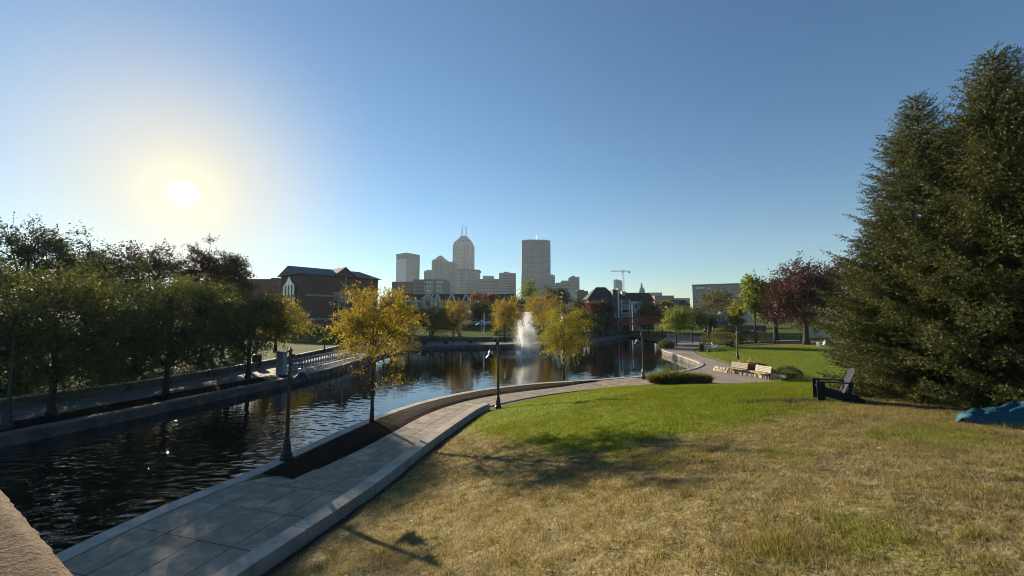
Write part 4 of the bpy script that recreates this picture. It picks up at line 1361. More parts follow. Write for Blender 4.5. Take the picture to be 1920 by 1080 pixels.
# stepped neo-classical tower in front
Y = 1050
t = thing('office_tower', 'stepped stone tower with rounded gable, in front of the tallest tower', 'skyscraper', (X(830, Y), Y, 0.5))
cx = X(830, Y)
def bx(px0, px1, py, y0, y1, z0=0):
    return (X(px0, Y) - cx, X(px1, Y) - cx, y0, y1, z0, Zp(py, Y) - 0.5)
m_ = MB(); m_.box(*bx(808.5, 836.5, 490, 0, 45)); m_.build('shaft', 'limestone_warm', t)
m_ = MB(); m_.box(*bx(835.5, 852, 490, 6, 45)); m_.build('side_wing', 'limestone_warm', t)
m_ = MB(); m_.box(*bx(793.5, 809, 508, 4, 45)); m_.frustum(rect(X(793.5, Y) - cx, X(809, Y) - cx, 4, 45), Zp(508, Y) - .5, rect(X(800, Y) - cx, X(809, Y) - cx, 10, 45), Zp(505, Y) - .5); m_.build('low_wing', 'limestone_warm', t)
gb = [(X(808.5, Y) - cx, Zp(490, Y)), (X(836.5, Y) - cx, Zp(490, Y)), (X(836, Y) - cx, Zp(486.5, Y)), (X(832, Y) - cx, Zp(485.5, Y)), (X(829, Y) - cx, Zp(481, Y)), (X(826.5, Y) - cx, Zp(479, Y)), (X(822.5, Y) - cx, Zp(479, Y)), (X(819.5, Y) - cx, Zp(481, Y)), (X(815, Y) - cx, Zp(485.5, Y)), (X(810, Y) - cx, Zp(487, Y))]
m_ = MB(); n = len(gb)
m_.add([(x, 1, z - .5) for x, z in gb] + [(x, 44, z - .5) for x, z in gb], [tuple(range(n)), tuple(reversed(range(n, 2 * n)))] + [(i, i + n, (i + 1) % n + n, (i + 1) % n) for i in range(n)])
m_.build('gable', 'limestone_warm', t)
wg = MB()
edge_windows(wg, (X(811, Y) - cx, 0), (X(834, Y) - cx, 0), 30, Zp(494, Y), 9, 20, 0.55, 0.5)
edge_windows(wg, (X(837, Y) - cx, 6), (X(851, Y) - cx, 6), 30, Zp(496, Y), 5, 18, 0.5, 0.5)
edge_windows(wg, (X(794, Y) - cx, 4), (X(808, Y) - cx, 4), 30, Zp(511, Y), 5, 13, 0.5, 0.5)
tag(wg.build('window_grid', 'glass_grey', t), kind='stuff')
m_ = MB(); m_.box(X(823, Y) - cx - 5, X(823, Y) - cx + 5, -0.4, 1.5, Zp(496, Y), Zp(487.5, Y)); m_.build('arched_window', 'glass_dark', t)

# flat block with projecting roof slab
Y = 950
t, pl, c = tower('office_block', 'pale stone block with dark projecting flat roof below the tallest tower', Y, [(X(873, Y), Y), (X(895.5, Y), Y + 14), (X(897, Y), Y + 50), (X(858, Y), Y + 50), (X(858, Y), Y + 8)], Zp(507, Y), 'limestone', [0, 4], 18, [9, 6], fw=0.6, fh=0.45, cat='building')
MB().prism([(x * 1.09, y * 1.09) for x, y in pl], Zp(507, Y) - .5, Zp(504.5, Y) - .5).build('roof_slab', 'tower_dark', t)
# mid blocks
Y = 900
t, pl, c = tower('office_block', 'low grey office block with greenish roof box between two towers', Y, rect(X(895, Y), X(936, Y), Y, Y + 40), Zp(523, Y), 'tower_grey', [0], 11, [14], fw=0.85, fh=0.45, cat='building')
MB().box(X(905, Y) - c.x, X(925, Y) - c.x, -18, 15, Zp(523, Y) - .6, Zp(517, Y) - .5).build('roof_box', 'copper_green', t)
Y = 880
t, pl, c = tower('office_tower', 'short two-toned grey tower left of the widest tower', Y, [(X(951, Y), Y), (X(967.5, Y), Y + 12), (X(967.5, Y), Y + 35), (X(935.5, Y), Y + 35), (X(935.5, Y), Y + 9)], Zp(511, Y), 'tower_grey', [0, 4], 15, [8, 7], fw=0.96, fh=0.42)
# widest tower
Y = 860
xl, xr = X(978.5, Y), X(1034, Y)
t, pl, c = tower('office_tower', 'widest grey tower with small rooftop antenna and sign', Y, [(xl + 14, Y), (xr - 12, Y + 2), (xr, Y + 14), (xr, Y + 44), (xr - 10, Y + 54), (xl + 12, Y + 54), (xl, Y + 40), (xl, Y + 10)], Zp(449, Y), 'tower_grey', [0, 1, 7], 37, [17, 4, 5], 'glass_dark', fw=0.72, fh=0.5, top=0.10)
a_ = MB(); a_.tube([(2, 0, Zp(449, Y) - 1), (2, 0, Zp(436, Y))], [0.5, 0.25], 5); a_.build('antenna', 'steel', t)
cu = bpy.data.curves.new('sign_lettering', 'FONT'); cu.body = 'OneAmerica'; cu.size = 5.4; cu.extrude = 0.2; cu.align_x = 'CENTER'
tmp = bpy.data.objects.new('tmp', cu); COL.objects.link(tmp)
dg = bpy.context.evaluated_depsgraph_get(); dg.update()
me = bpy.data.meshes.new_from_object(tmp.evaluated_get(dg)); bpy.data.objects.remove(tmp)
me.materials.clear(); me.materials.append(MATS['sign_dark'])
sg = bpy.data.objects.new('sign_lettering', me); COL.objects.link(sg); sg.parent = t
sg.location = (6, pl[0][1] - 0.3 + 0.7, Zp(458.5, Y)); sg.rotation_euler = (R(90), 0, R(2.6))
Y = 930
tower('office_block', 'narrow pale block against the right side of the widest tower', Y, rect(X(1033, Y), X(1041, Y), Y, Y + 30), Zp(516, Y), 'limestone', [0], 14, [4], cat='building')
Y = 820
t, pl, c = tower('office_block', 'grey block of stepped height right of the widest tower', Y, rect(X(1070, Y), X(1087, Y), Y, Y + 30), Zp(519, Y), 'tower_grey', [0], 13, [5], cat='building')
l_ = MB(); l_.box(X(1044, Y) - c.x, X(1070.5, Y) - c.x, -12, 14, 0, Zp(530, Y)); l_.box(X(1055, Y) - c.x, X(1070, Y) - c.x, -9, 14, Zp(530, Y) - 1, Zp(526, Y)); l_.build('low_wing', 'tower_grey', t)
g = MB(); edge_windows(g, (X(1045, Y) - c.x, -12), (X(1070, Y) - c.x, -12), 10, Zp(532, Y), 7, 9, 0.9, 0.4); tag(g.build('wing_windows', 'glass_grey', t), kind='stuff')
Y = 300
t = thing('low_building', 'low white flat-roofed building below the stepped grey block', 'building', (X(1080, Y), Y, 0.5))
m_ = MB(); m_.box(X(1056, Y) - X(1080, Y), X(1082, Y) - X(1080, Y), 0, 20, 0, Zp(545, Y)); m_.build('wall', 'siding_cream', t)
m_ = MB(); m_.box(X(1081, Y) - X(1080, Y), X(1104, Y) - X(1080, Y), 2, 20, 0, Zp(546.5, Y)); m_.build('annex', 'siding_grey', t)
m_ = MB(); m_.box(X(1086, Y) - X(1080, Y), X(1098, Y) - X(1080, Y), 5, 15, Zp(546.5, Y) - .2, Zp(543.5, Y)); m_.build('roof_unit', 'tower_dark', t)

# glass wedge tower, crane, domed hall
Y = 780
t = thing('wedge_tower', 'small glass tower with slanted roof beside the crane', 'building', (X(1163, Y), Y, 0.5))
x0, x1, xm = X(1156, Y) - X(1163, Y), X(1170, Y) - X(1163, Y), X(1165, Y) - X(1163, Y)
za, zb_, zc = Zp(524, Y), Zp(530, Y), Zp(527, Y)
m_ = MB(); m_.add([(x0, 0, 0), (xm, -6, 0), (x1, 8, 0), (x0, 20, 0), (x0, 0, za), (xm, -6, zc), (x1, 8, zb_), (x0, 20, za)], [(0, 1, 5, 4), (1, 2, 6, 5), (2, 3, 7, 6), (3, 0, 4, 7), (4, 5, 6, 7)]); m_.build('shaft', 'steel', t)
g = MB(); edge_windows(g, (x0, 0), (xm, -6), 20, zc - 3, 4, 14, 0.8, 0.8); edge_windows(g, (xm, -6), (x1, 8), 20, zb_ - 3, 3, 13, 0.85, 0.8); tag(g.build('glass_face', 'glass_sky', t), kind='stuff')
Y = 640
t = thing('tower_crane', 'thin construction crane with horizontal jib above the townhouses', 'crane', (X(1169.7, Y), Y, 0.5))
zj = Zp(510, Y)
m_ = MB()
for sx in (-0.8, 0.8):
    for sy in (-0.8, 0.8):
        m_.bar((sx, sy, 0), (sx, sy, zj + 1), 0.35, 0.35)
for k in range(18):
    z0_ = k * zj / 18; z1_ = (k + 1) * zj / 18
    m_.bar((-0.8, -0.8, z0_), (0.8, -0.8, z1_), 0.2, 0.2); m_.bar((0.8, -0.8, z0_), (0.8, 0.8, z1_), 0.2, 0.2)
m_.build('mast', 'crane_paint', t)
m_ = MB(); L1, L2 = X(1146, Y) - X(1169.7, Y), X(1183, Y) - X(1169.7, Y)
for dz, dy in ((0, -0.6), (0, 0.6), (1.5, 0)):
    m_.bar((L1, dy, zj + dz), (L2, dy, zj + dz), 0.35, 0.35)
k = L1
while k < L2 - 1.6:
    m_.bar((k, -0.6, zj), (k + 0.8, 0, zj + 1.5), 0.18, 0.18); m_.bar((k + 0.8, 0, zj + 1.5), (k + 1.6, -0.6, zj), 0.18, 0.18); k += 1.6
m_.build('jib', 'crane_paint', t)
MB().frustum(rect(-0.9, 0.9, -0.9, 0.9), zj + 1, rect(-0.15, 0.15, -0.15, 0.15), Zp(506, Y)).build('apex', 'crane_paint', t)
MB().box(L2 - 3, L2 - 0.5, -0.8, 0.8, zj - 2.2, zj - 0.1).build('counterweight', 'tower_dark', t)
MB().box(-2.4, -0.9, -0.9, 0.9, zj - 2.2, zj - 0.2).build('cab', 'crane_paint', t)
Y = 560
t = thing('domed_hall', 'small dome with cupola and finial peeking over the roofs', 'building', (X(1203.5, Y), Y, 0.5))
zq = lambda py: Zp(py, Y) - 0.5
m_ = MB(); m_.box(-9, 9, -6, 8, 0, zq(552)); m_.build('drum_base', 'limestone', t)
m_ = MB(); m_.lathe([(4.6, zq(552) - .2), (4.6, zq(547)), (4.3, zq(545)), (3.4, zq(541.5)), (2.0, zq(539)), (1.5, zq(538))], 16); m_.build('dome', 'copper_green', t, smooth=True)
m_ = MB(); m_.lathe([(1.5, zq(538) - .1), (1.5, zq(534)), (1.0, zq(532.8)), (0.3, zq(531.5)), (0.12, zq(528.5))], 10); m_.build('cupola', 'limestone', t)
m_ = MB(); m_.box(9, 26, -6, 8, 0, zq(549)); m_.build('wing', 'limestone', t)
m_ = MB(); m_.box(-28, -9, -6, 8, 0, zq(551)); m_.build('wing', 'limestone', t)
Y = 420
t = thing('low_building', 'long tan low building on the horizon left of the office block', 'building', (X(1255, Y), Y, 0.5))
m_ = MB(); m_.box(X(1228, Y) - X(1255, Y), X(1264, Y) - X(1255, Y), 0, 25, 0, Zp(555, Y)); m_.build('wall', 'brick_wall2', t)
m_ = MB(); m_.box(X(1264, Y) - X(1255, Y), X(1300, Y) - X(1255, Y), 8, 30, 0, Zp(559, Y)); m_.build('annex', 'office_concrete', t)

# long office block at the right
Y = 300
xl, xr = X(1299, Y), X(1299, Y) + 46
t = thing('office_building', 'long grey office block with window rows at the right of the skyline', 'building', (xl, Y, 0.5), R(-26))
zt = Zp(536, Y) - 0.5
MB().box(0, xr - xl, 0, 30, 0, zt).build('wall', 'office_concrete', t)
MB().box(-0.4, xr - xl + .4, -0.4, 30.4, zt, zt + 0.9).build('parapet', 'tower_grey', t)
wme = None
wbase = MB().box(-0.55, 0.55, -0.12, 0.1, -0.62, 0.62).build('window', 'glass_dark', t)
nc = 26
for i in range(nc):
    for k in range(6):
        o = wbase if (i == 0 and k == 0) else wbase.copy()
        if o is not wbase:
            COL.objects.link(o); o.parent = t
        o.location = (1.2 + i * (xr - xl - 2.4) / (nc - 1), 0, zt - 4.2 - k * 2.6)
MB().box(2.2, 8.2, -0.25, 0.05, zt - 2.2, zt - 1.3).build('sign', 'sign_white', t)

# mid-rise flats at the left of the skyline
Y = 330
t = thing('apartment_block', 'long brick apartment block with white balcony frames below the skyline', 'building', (X(780, Y), Y, 0.5))
cx = X(780, Y)
MB().box(X(730, Y) - cx, X(775, Y) - cx, 6, 26, 0, Zp(528, Y)).build('wall', 'brick_wall', t)
MB().box(X(774, Y) - cx, X(834, Y) - cx, 0, 26, 0, Zp(525, Y)).build('wall', 'tower_grey', t)
wb = MB().box(-0.5, 0.5, -0.15, 0.1, -0.9, 0.9).build('window', 'glass_grey', t)
first = True
for i, px in enumerate(list(np.linspace(735, 772, 9)) + list(np.linspace(777, 793, 5))):
    for k in range(5):
        o = wb if first else wb.copy()
        if not first:
            COL.objects.link(o); o.parent = t
        first = False
        o.location = (X(px, Y) - cx, 6 if px < 775 else 0, Zp(533 + k * 7.2, Y))
fr = MB(); gl = MB()
for (p0, p1) in ((796, 812), (817, 831)):
    fr.box(X(p0, Y) - cx, X(p1, Y) - cx, -0.5, 0, Zp(575, Y), Zp(529, Y))
    for i in range(3):
        for k in range(5):
            a = X(p0, Y) - cx + (i + 0.12) * (X(p1, Y) - X(p0, Y)) / 3; b = X(p0, Y) - cx + (i + 0.88) * (X(p1, Y) - X(p0, Y)) / 3
            gl.box(a, b, -0.7, -0.45, Zp(537.5 + k * 8, Y), Zp(531 + k * 8, Y))
fr.build('balcony_frame', 'white_paint', t)
tag(gl.build('balcony_glazing', 'glass_dark', t), kind='stuff')


def window_part(parent, x, z, w, h, y, mat='glass_dark', frame='white_paint', rot=0):
    f = MB()
    fw = 0.09
    f.box(x - w / 2 - fw, x + w / 2 + fw, y - 0.05, y + 0.06, z + h, z + h + fw); f.box(x - w / 2 - fw, x + w / 2 + fw, y - 0.05, y + 0.06, z - fw, z)
    f.box(x - w / 2 - fw, x - w / 2, y - 0.05, y + 0.06, z, z + h); f.box(x + w / 2, x + w / 2 + fw, y - 0.05, y + 0.06, z, z + h)
    f.box(x - 0.03, x + 0.03, y - 0.045, y + 0.05, z, z + h)
    o = f.build('window', frame, parent)
    MB().box(x - w / 2, x + w / 2, y - 0.02, y + 0.04, z, z + h).build('pane', mat, o)


# ------------------------------------------------------------------ brick hall with cross gables (left)
A = Vector((-46.0, 88.0)); B = Vector((-33.8, 102.0)); Lf = (B - A).length
bh = thing('brick_hall', 'large brown brick building with grey metal gabled roof behind the left trees', 'building', (A.x, A.y, 0.5), math.atan2(B.y - A.y, B.x - A.x))
# local frame: x along the long facade, y into the building (left of travel)
EV = 14.3; RD = 16.4; DP = 11.5
MB().box(0, Lf, 0, DP, 0, EV).build('wall', 'brick_wall', bh)
rf = MB()
ov = 0.7
rf.add([(-ov, -ov, EV - 0.1), (Lf + ov, -ov, EV - 0.1), (Lf - 2, DP / 2, RD), (-ov, DP / 2, RD), (-ov, DP + ov, EV - .1), (Lf + ov, DP + ov, EV - .1)], [(0, 1, 2, 3), (3, 2, 5, 4), (1, 5, 2), (0, 3, 4), (0, 4, 5, 1)])
rf = rf.build('roof', 'metal_roof', bh)
# gable end (left) with glazed triangle, and cross gable on the long side
ge = MB(); ge.add([(-0.02, 0.6, EV - .1), (-0.02, DP - .6, EV - .1), (-0.02, DP / 2, RD - .35), (-.3, .6, EV - .1), (-.3, DP - .6, EV - .1), (-.3, DP / 2, RD - .35)], [(0, 1, 2), (3, 5, 4), (0, 2, 5, 3), (2, 1, 4, 5), (1, 0, 3, 4)]); ge.build('gable', 'brick_wall', bh)
tg = MB(); tg.add([(-.36, 2.2, EV - 4.6), (-.36, DP - 2.2, EV - 4.6), (-.36, DP - 2.2, EV - 2.6), (-.36, DP - 3.8, EV - 1.9), (-.36, DP / 2, EV - .3), (-.36, 3.8, EV - 1.9), (-.36, 2.2, EV - 2.6)], [(6, 5, 4, 3, 2, 1, 0)]); tg.build('gable_window', 'glass_sky', bh)  # pale glass colour holds the reflected sky
mu = MB()
for k in range(5):
    y = 2.2 + k * (DP - 4.4) / 4
    mu.box(-.5, -.3, y - .12, y + .12, 2, EV - 2.4)
mu.build('mullion', 'stone_band', bh)
MB().box(-.33, -.01, 2.2, DP - 2.2, 2, EV - 5.2).build('glazing', 'glass_dark', bh)
CG = 9.6
cg = MB(); cg.add([(CG - 2.6, -.5, EV - .1), (CG + 2.6, -.5, EV - .1), (CG, -.5, RD - .1)], [(0, 1, 2)]); cg.build('cross_gable', 'brick_wall', bh)
cr = MB(); cr.add([(CG - 3.1, -.9, EV - .25), (CG, -.9, RD + .12), (CG, DP / 2, RD + .12), (CG - 3.1, DP / 2, EV - .25), (CG + 3.1, -.9, EV - .25), (CG + 3.1, DP / 2, EV - .25)], [(0, 1, 2, 3), (1, 4, 5, 2)]); cr.build('cross_gable_roof', 'metal_roof', rf)
for z0, z1 in ((EV - 4.9, EV - 4.5), (4.2, 4.5)):
    MB().box(1.0, CG - 2.5, -.12, .02, z0, z1).build('stone_band', 'stone_band', bh)
gw = MB().box(CG - 2.3, CG + 2.3, -.08, .02, 2.2, EV - 3.8).build('glazing', 'glass_dark', bh)
for k in range(5):
    MB().box(CG - 2.3 + k * 1.15 - .06, CG - 2.3 + k * 1.15 + .06, -.18, -.06, 2.2, EV - 3.8).build('mullion', 'stone_band', bh)
for k in range(6):
    MB().box(CG - 2.3, CG + 2.3, -.15, -.07, 2.4 + k * 1.55, 2.55 + k * 1.55).build('transom', 'stone_band', bh)
MB().box(CG + 0.1, CG + 0.45, -.45, -.2, 0, EV + .6).build('downpipe', 'stone_band', bh)
for k in range(3):
    MB().box(CG + 3.4 + k * 1.7, CG + 4.5 + k * 1.7, -.08, .02, EV - 9, EV - 6.6).build('window', 'glass_dark', bh)
MB().box(7.0, 7.9, -.1, .02, 3.0, 4.1).build('window', 'glass_dark', bh)
t = thing('brick_annex', 'lower reddish brick wing left of the large brick building', 'building', (X(505, 108), 108, 0.5))
MB().box(-14, X(531, 108) - X(505, 108), 0, 8, 0, Zp(523, 108) - .5).build('wall', 'brick_wall2', t)
MB().box(-1, 1, 2, 4, Zp(523, 108) - .6, Zp(519.5, 108) - .5).build('chimney', 'brick_wall2', t)

# ------------------------------------------------------------------ townhouse row across the basin


def gable_roof(mb, x0, x1, y0, y1, ze, zr, ov=0.4):
    ym = (y0 + y1) / 2
    a = [(x0 - ov, y0 - ov, ze - .15), (x1 + ov, y0 - ov, ze - .15), (x1 + ov, ym, zr), (x0 - ov, ym, zr), (x0 - ov, y1 + ov, ze - .15), (x1 + ov, y1 + ov, ze - .15)]
    mb.add(a, [(0, 1, 2, 3), (3, 2, 5, 4), (0, 3, 4), (1, 5, 2), (0, 4, 5, 1)])


def front_gable(parent, roof, xc, hw, y0, ze, zr, wall, trim='white_paint', depth=4.5, wallbase=0.0, win=True):
    m = MB(); m.add([(xc - hw, y0, wallbase), (xc + hw, y0, wallbase), (xc + hw, y0, ze), (xc, y0, zr), (xc - hw, y0, ze), (xc - hw, y0 + depth, wallbase), (xc + hw, y0 + depth, wallbase), (xc + hw, y0 + depth, ze), (xc, y0 + depth, zr), (xc - hw, y0 + depth, ze)],
                    [(0, 1, 2, 3, 4), (1, 6, 7, 2), (5, 0, 4, 9)]); m.build('gable_bay', wall, parent)
    m = MB(); o = 0.35; k = (zr - ze) / hw
    m.add([(xc - hw - o, y0 - .4, ze - k * o + .05), (xc, y0 - .4, zr + .05), (xc, y0 + depth, zr + .05), (xc - hw - o, y0 + depth, ze - k * o + .05), (xc + hw + o, y0 - .4, ze - k * o + .05), (xc + hw + o, y0 + depth, ze - k * o + .05)], [(0, 1, 2, 3), (1, 4, 5, 2)])
    m.build('gable_roof', 'slate', roof)
    m = MB()
    m.bar((xc - hw - o, y0 - .45, ze - k * o - .1), (xc, y0 - .45, zr - .1), 0.12, 0.34); m.bar((xc, y0 - .45, zr - .1), (xc + hw + o, y0 - .45, ze - k * o - .1), 0.12, 0.34)
    m.build('bargeboard', trim, parent)
    if win:
        window_part(parent, xc, ze - 2.4, min(1.5, hw), 1.9, y0 - .03)


Y = 125
rows_ = [(734, 798, 'slate_brown', 'siding_cream', [(804, 5.0)], 'long dark-roofed townhouse with one large white gable, left end of the row'),
         (812, 833, 'slate', 'siding_cream', [(822, 11.0)], 'townhouse with low white-trimmed gable, second in the row'),
         (834, 862, 'slate', 'siding_grey', [(848, 12.5)], 'grey townhouse with peaked gable, third in the row'),
         (862, 900, 'slate', 'siding_grey', [(875, 12.5)], 'grey townhouse with peaked gable beside the red tree'),
         (900, 962, 'slate', 'siding_blue', [(917, 11.0)], 'dark townhouse behind the red tree, right end of the row')]
for k, (p0, p1, rm, wmn, gs, lab) in enumerate(rows_):
    xa, xb = X(p0, Y), X(p1, Y)
    t = thing('townhouse', lab, 'house', (xa, Y, 1.5), 0, 'townhouses across the basin')
    ze = Zp(561, Y) - 1.5; zr = Zp(549.5, Y) - 1.5
    MB().box(0, xb - xa - 0.02 - .02 * k, 0, 9, 0, ze).build('wall', wmn, t)
    m_ = MB(); gable_roof(m_, 0, xb - xa, 0, 9, ze, zr, 0.35); ro = m_.build('roof', rm, t)
    nwin = max(1, int((xb - xa) / 3.2))
    for px, hwpx in gs:
        xc = X(px, Y) - xa
        hw = hwpx / F * Y * (0.45 if k else 0.75)
        front_gable(t, ro, xc, hw if k else 1.5, -1.2, ze - (0.3 if k else -.4), zr - .1 if k else zr - .2, 'siding_cream' if k < 2 else 'siding_grey')
    for i in range(nwin):
        xw = (i + .5) * (xb - xa) / nwin
        if all(abs(xw - (X(px, Y) - xa)) > 2.2 for px, _ in gs):
            window_part(t, xw, ze - 2.4, 1.2, 1.6, -.03)
            window_part(t, xw, ze - 5.4, 1.2, 1.6, -.03)

# dark hipped house and balcony house near the red bridge
Y = 112
xa = X(1101, Y); wd = X(1162, Y) - xa
t = thing('hipped_house', 'house with large dark hipped roof and grey chimney tower near the red bridge', 'house', (xa, Y, 1.2))
ze = Zp(561, Y) - 1.2; zr = Zp(535.5, Y) - 1.2
MB().box(0.6, wd - .3, 0.6, 11, 0, ze).build('wall', 'siding_blue', t)
m_ = MB(); m_.add([(0, 0, ze - .1), (wd, 0, ze - .1), (wd, 12, ze - .1), (0, 12, ze - .1), (wd * .42, 6, zr), (wd * .72, 6, zr)], [(0, 1, 5, 4), (1, 2, 5), (2, 3, 4, 5), (3, 0, 4), (3, 2, 1, 0)]); m_.build('roof', 'slate', t)
MB().box(X(1147.5, Y) - xa, X(1157, Y) - xa, -1.0, 1.4, 0, Zp(543, Y) - 1.2).build('chimney_tower', 'siding_blue', t)
MB().box(X(1156.6, Y) - xa, X(1159, Y) - xa, -1.15, 1.2, 0, Zp(541.5, Y) - 1.2).build('chimney_pilaster', 'white_paint', t)
for i in range(3):
    window_part(t, 1.6 + i * 1.9, ze - 2.2, 1.0, 1.5, .55)
Y = 116
xa = X(1159, Y); wd = X(1184, Y) - xa
t = thing('balcony_house', 'house with stacked white-framed balconies above the red bridge', 'house', (xa, Y, 1.2))
ze = Zp(562, Y) - 1.2; zr = Zp(547, Y) - 1.2
MB().box(0, wd, 0.3, 10, 0, ze).build('wall', 'siding_grey', t)
m_ = MB(); gable_roof(m_, 0, wd, 0.3, 10, ze, zr, .4); m_.build('roof', 'slate', t)
xb0, xb1 = X(1163.5, Y) - xa, X(1177, Y) - xa
for zf in (Zp(578.5, Y) - 1.2, Zp(593, Y) - 1.2):
    b_ = MB(); b_.box(xb0, xb1, -1.3, .3, zf - .22, zf); b_.box(xb0, xb1, -1.3, -1.2, zf + .95, zf + 1.08)
    for i in range(9):
        xx = xb0 + .05 + i * (xb1 - xb0 - .1) / 8
        b_.box(xx - .035, xx + .035, -1.27, -1.21, zf, zf + .95)
    b_.build('balcony', 'white_paint', t)
    MB().box(xb0 + .3, xb1 - .3, .22, .33, zf + .02, zf + 2.2).build('balcony_door', 'glass_dark', t)
for xx in (xb0 - .15, xb1 + .02):
    MB().box(xx, xx + .28, -1.35, -1.05, 0, ze).build('post', 'white_paint', t)
for zf in (Zp(578, Y) - 1.2, Zp(592, Y) - 1.2):
    window_part(t, X(1180.5, Y) - xa, zf + .6, .7, 1.6, .25)
    window_part(t, X(1161, Y) - xa, zf + .6, .5, 1.6, .25)
MB().box(X(1172, Y) - xa, X(1179, Y) - xa, 3.2, 4.6, ze, Zp(545, Y) - 1.2).build('chimney', 'siding_cream', t)
Y = 124
xa = X(1181, Y); wd = X(1226, Y) - xa
t = thing('gabled_house', 'house with brown roof and pale window bays right of the balcony house', 'house', (xa, Y, 1.2))
ze = Zp(564, Y) - 1.2; zr = Zp(547, Y) - 1.2
MB().box(0, wd, 0.3, 10, 0, ze).build('wall', 'siding_blue', t)
m_ = MB(); gable_roof(m_, 0, wd, .3, 10, ze, zr, .4); m_.build('roof', 'slate_brown', t)
MB().box(X(1184, Y) - xa, X(1203, Y) - xa, -.5, .4, 0, ze - .2).build('bay', 'siding_cream', t)
for i in range(4):
    for zf in (ze - 2.4, ze - 5.2):
        window_part(t, X(1186.5 + i * 4.6, Y) - xa, zf, .5, 1.6, -.55)
MB().box(X(1178, Y) - xa, X(1181, Y) - xa, 3, 4.4, ze - 2, Zp(546, Y) - 1.2).build('chimney', 'white_paint', t)
Y = 150
xa = X(1252, Y)
t = thing('gabled_house', 'dark-roofed house half hidden by trees beyond the red bridge', 'house', (xa, Y, 1.2))
MB().box(0, 8, 0, 9, 0, Zp(572, Y) - 1.2).build('wall', 'brick_wall2', t)
m_ = MB(); gable_roof(m_, 0, 8, 0, 9, Zp(572, Y) - 1.2, Zp(562, Y) - 1.2, .4); m_.build('roof', 'slate_brown', t)

# ------------------------------------------------------------------ red truss footbridge
L0 = Vector((25.3, 103.0)); L1_ = Vector((51.5, 99.5))
dv = (L1_ - L0); LB_ = dv.length
br = thing('footbridge', 'red steel truss footbridge crossing the canal', 'bridge', (L0.x, L0.y, 0.5), math.atan2(dv.y, dv.x))
arch = lambda u: 2.75 + 0.55 * (1 - (2 * u - 1) ** 2)
n = 16
for sy, nm in ((-1.3, 'truss'), (1.3, 'truss')):
    m_ = MB()
    for i in range(n):
        u0, u1 = i / n, (i + 1) / n
        x0, x1 = u0 * LB_, u1 * LB_
        z0_, z1_ = arch(u0), arch(u1)
        m_.bar((x0, sy, z0_), (x1, sy, z1_), .2, .42); m_.bar((x0, sy, z0_ + 1.45), (x1, sy, z1_ + 1.45), .2, .28); m_.bar((x0, sy, z0_ + .75), (x1, sy, z1_ + .75), .1, .12)
        m_.bar((x0, sy, z0_), (x0, sy, z0_ + 1.45), .18, .18)
        if i % 2 == 0:
            m_.bar((x0, sy, z0_), (x1, sy, z1_ + 1.45), .14, .16)
        else:
            m_.bar((x0, sy, z0_ + 1.45), (x1, sy, z1_), .14, .16)
    m_.build(nm, 'red_paint', br)
m_ = MB()
for i in range(n):
    m_.bar((i / n * LB_, 0, arch(i / n) + .02), ((i + 1) / n * LB_, 0, arch((i + 1) / n) + .02), 2.4, .16)
m_.build('deck', 'concrete', br)


def ball(c, r, n=20, m=12):
    return MB().lathe([(max(0.02, r * math.sin(math.pi * k / m)), c[2] - r * math.cos(math.pi * k / m)) for k in range(m + 1)], n, (c[0], c[1], 0))


def pedestal(label, x, y, h, w, mat, balls, r):
    t = thing('bridge_pedestal', label, 'pedestal', (x, y, 0.5))
    m = MB(); m.box(-w / 2, w / 2, -w / 2, w / 2, 0, h - .35); m.build('pier', mat, t)
    MB().box(-w / 2 - .12, w / 2 + .12, -w / 2 - .12, w / 2 + .12, h - .35, h).build('cap', 'pale_stone', t)
    for bx_ in balls:
        ball((bx_, 0, h + r * .93), r).build('ball', 'pale_stone', t, smooth=True)


pedestal('grey stone bridge pedestal with two pale stone balls at the left bridge end', 25.2, 104.5, Zp(593, 104) - .5, 2.6, 'canal_wall', (-1.0, 1.1), 0.62)
pedestal('pinkish stone pedestal with one big pale stone ball at the right bridge end', X(1351, 94), 94, Zp(599, 94) - .5, 1.9, 'pink_stone', (0,), 0.88)
t = thing('bridge_abutment', 'dark stone abutment wall under the far end of the red bridge', 'wall', (24.5, 106, 0.5))
MB().box(-3.5, 1.8, 0, 9, 0, 2.6).build('wall_face', 'canal_wall', t)
t = thing('bridge_abutment', 'dark stone abutment wall under the near end of the red bridge', 'wall', (52.5, 100, 0.5))
MB().box(-.8, 9, -1.5, 7, 0, 2.7).build('wall_face', 'canal_wall', t)

# ------------------------------------------------------------------ street lamps


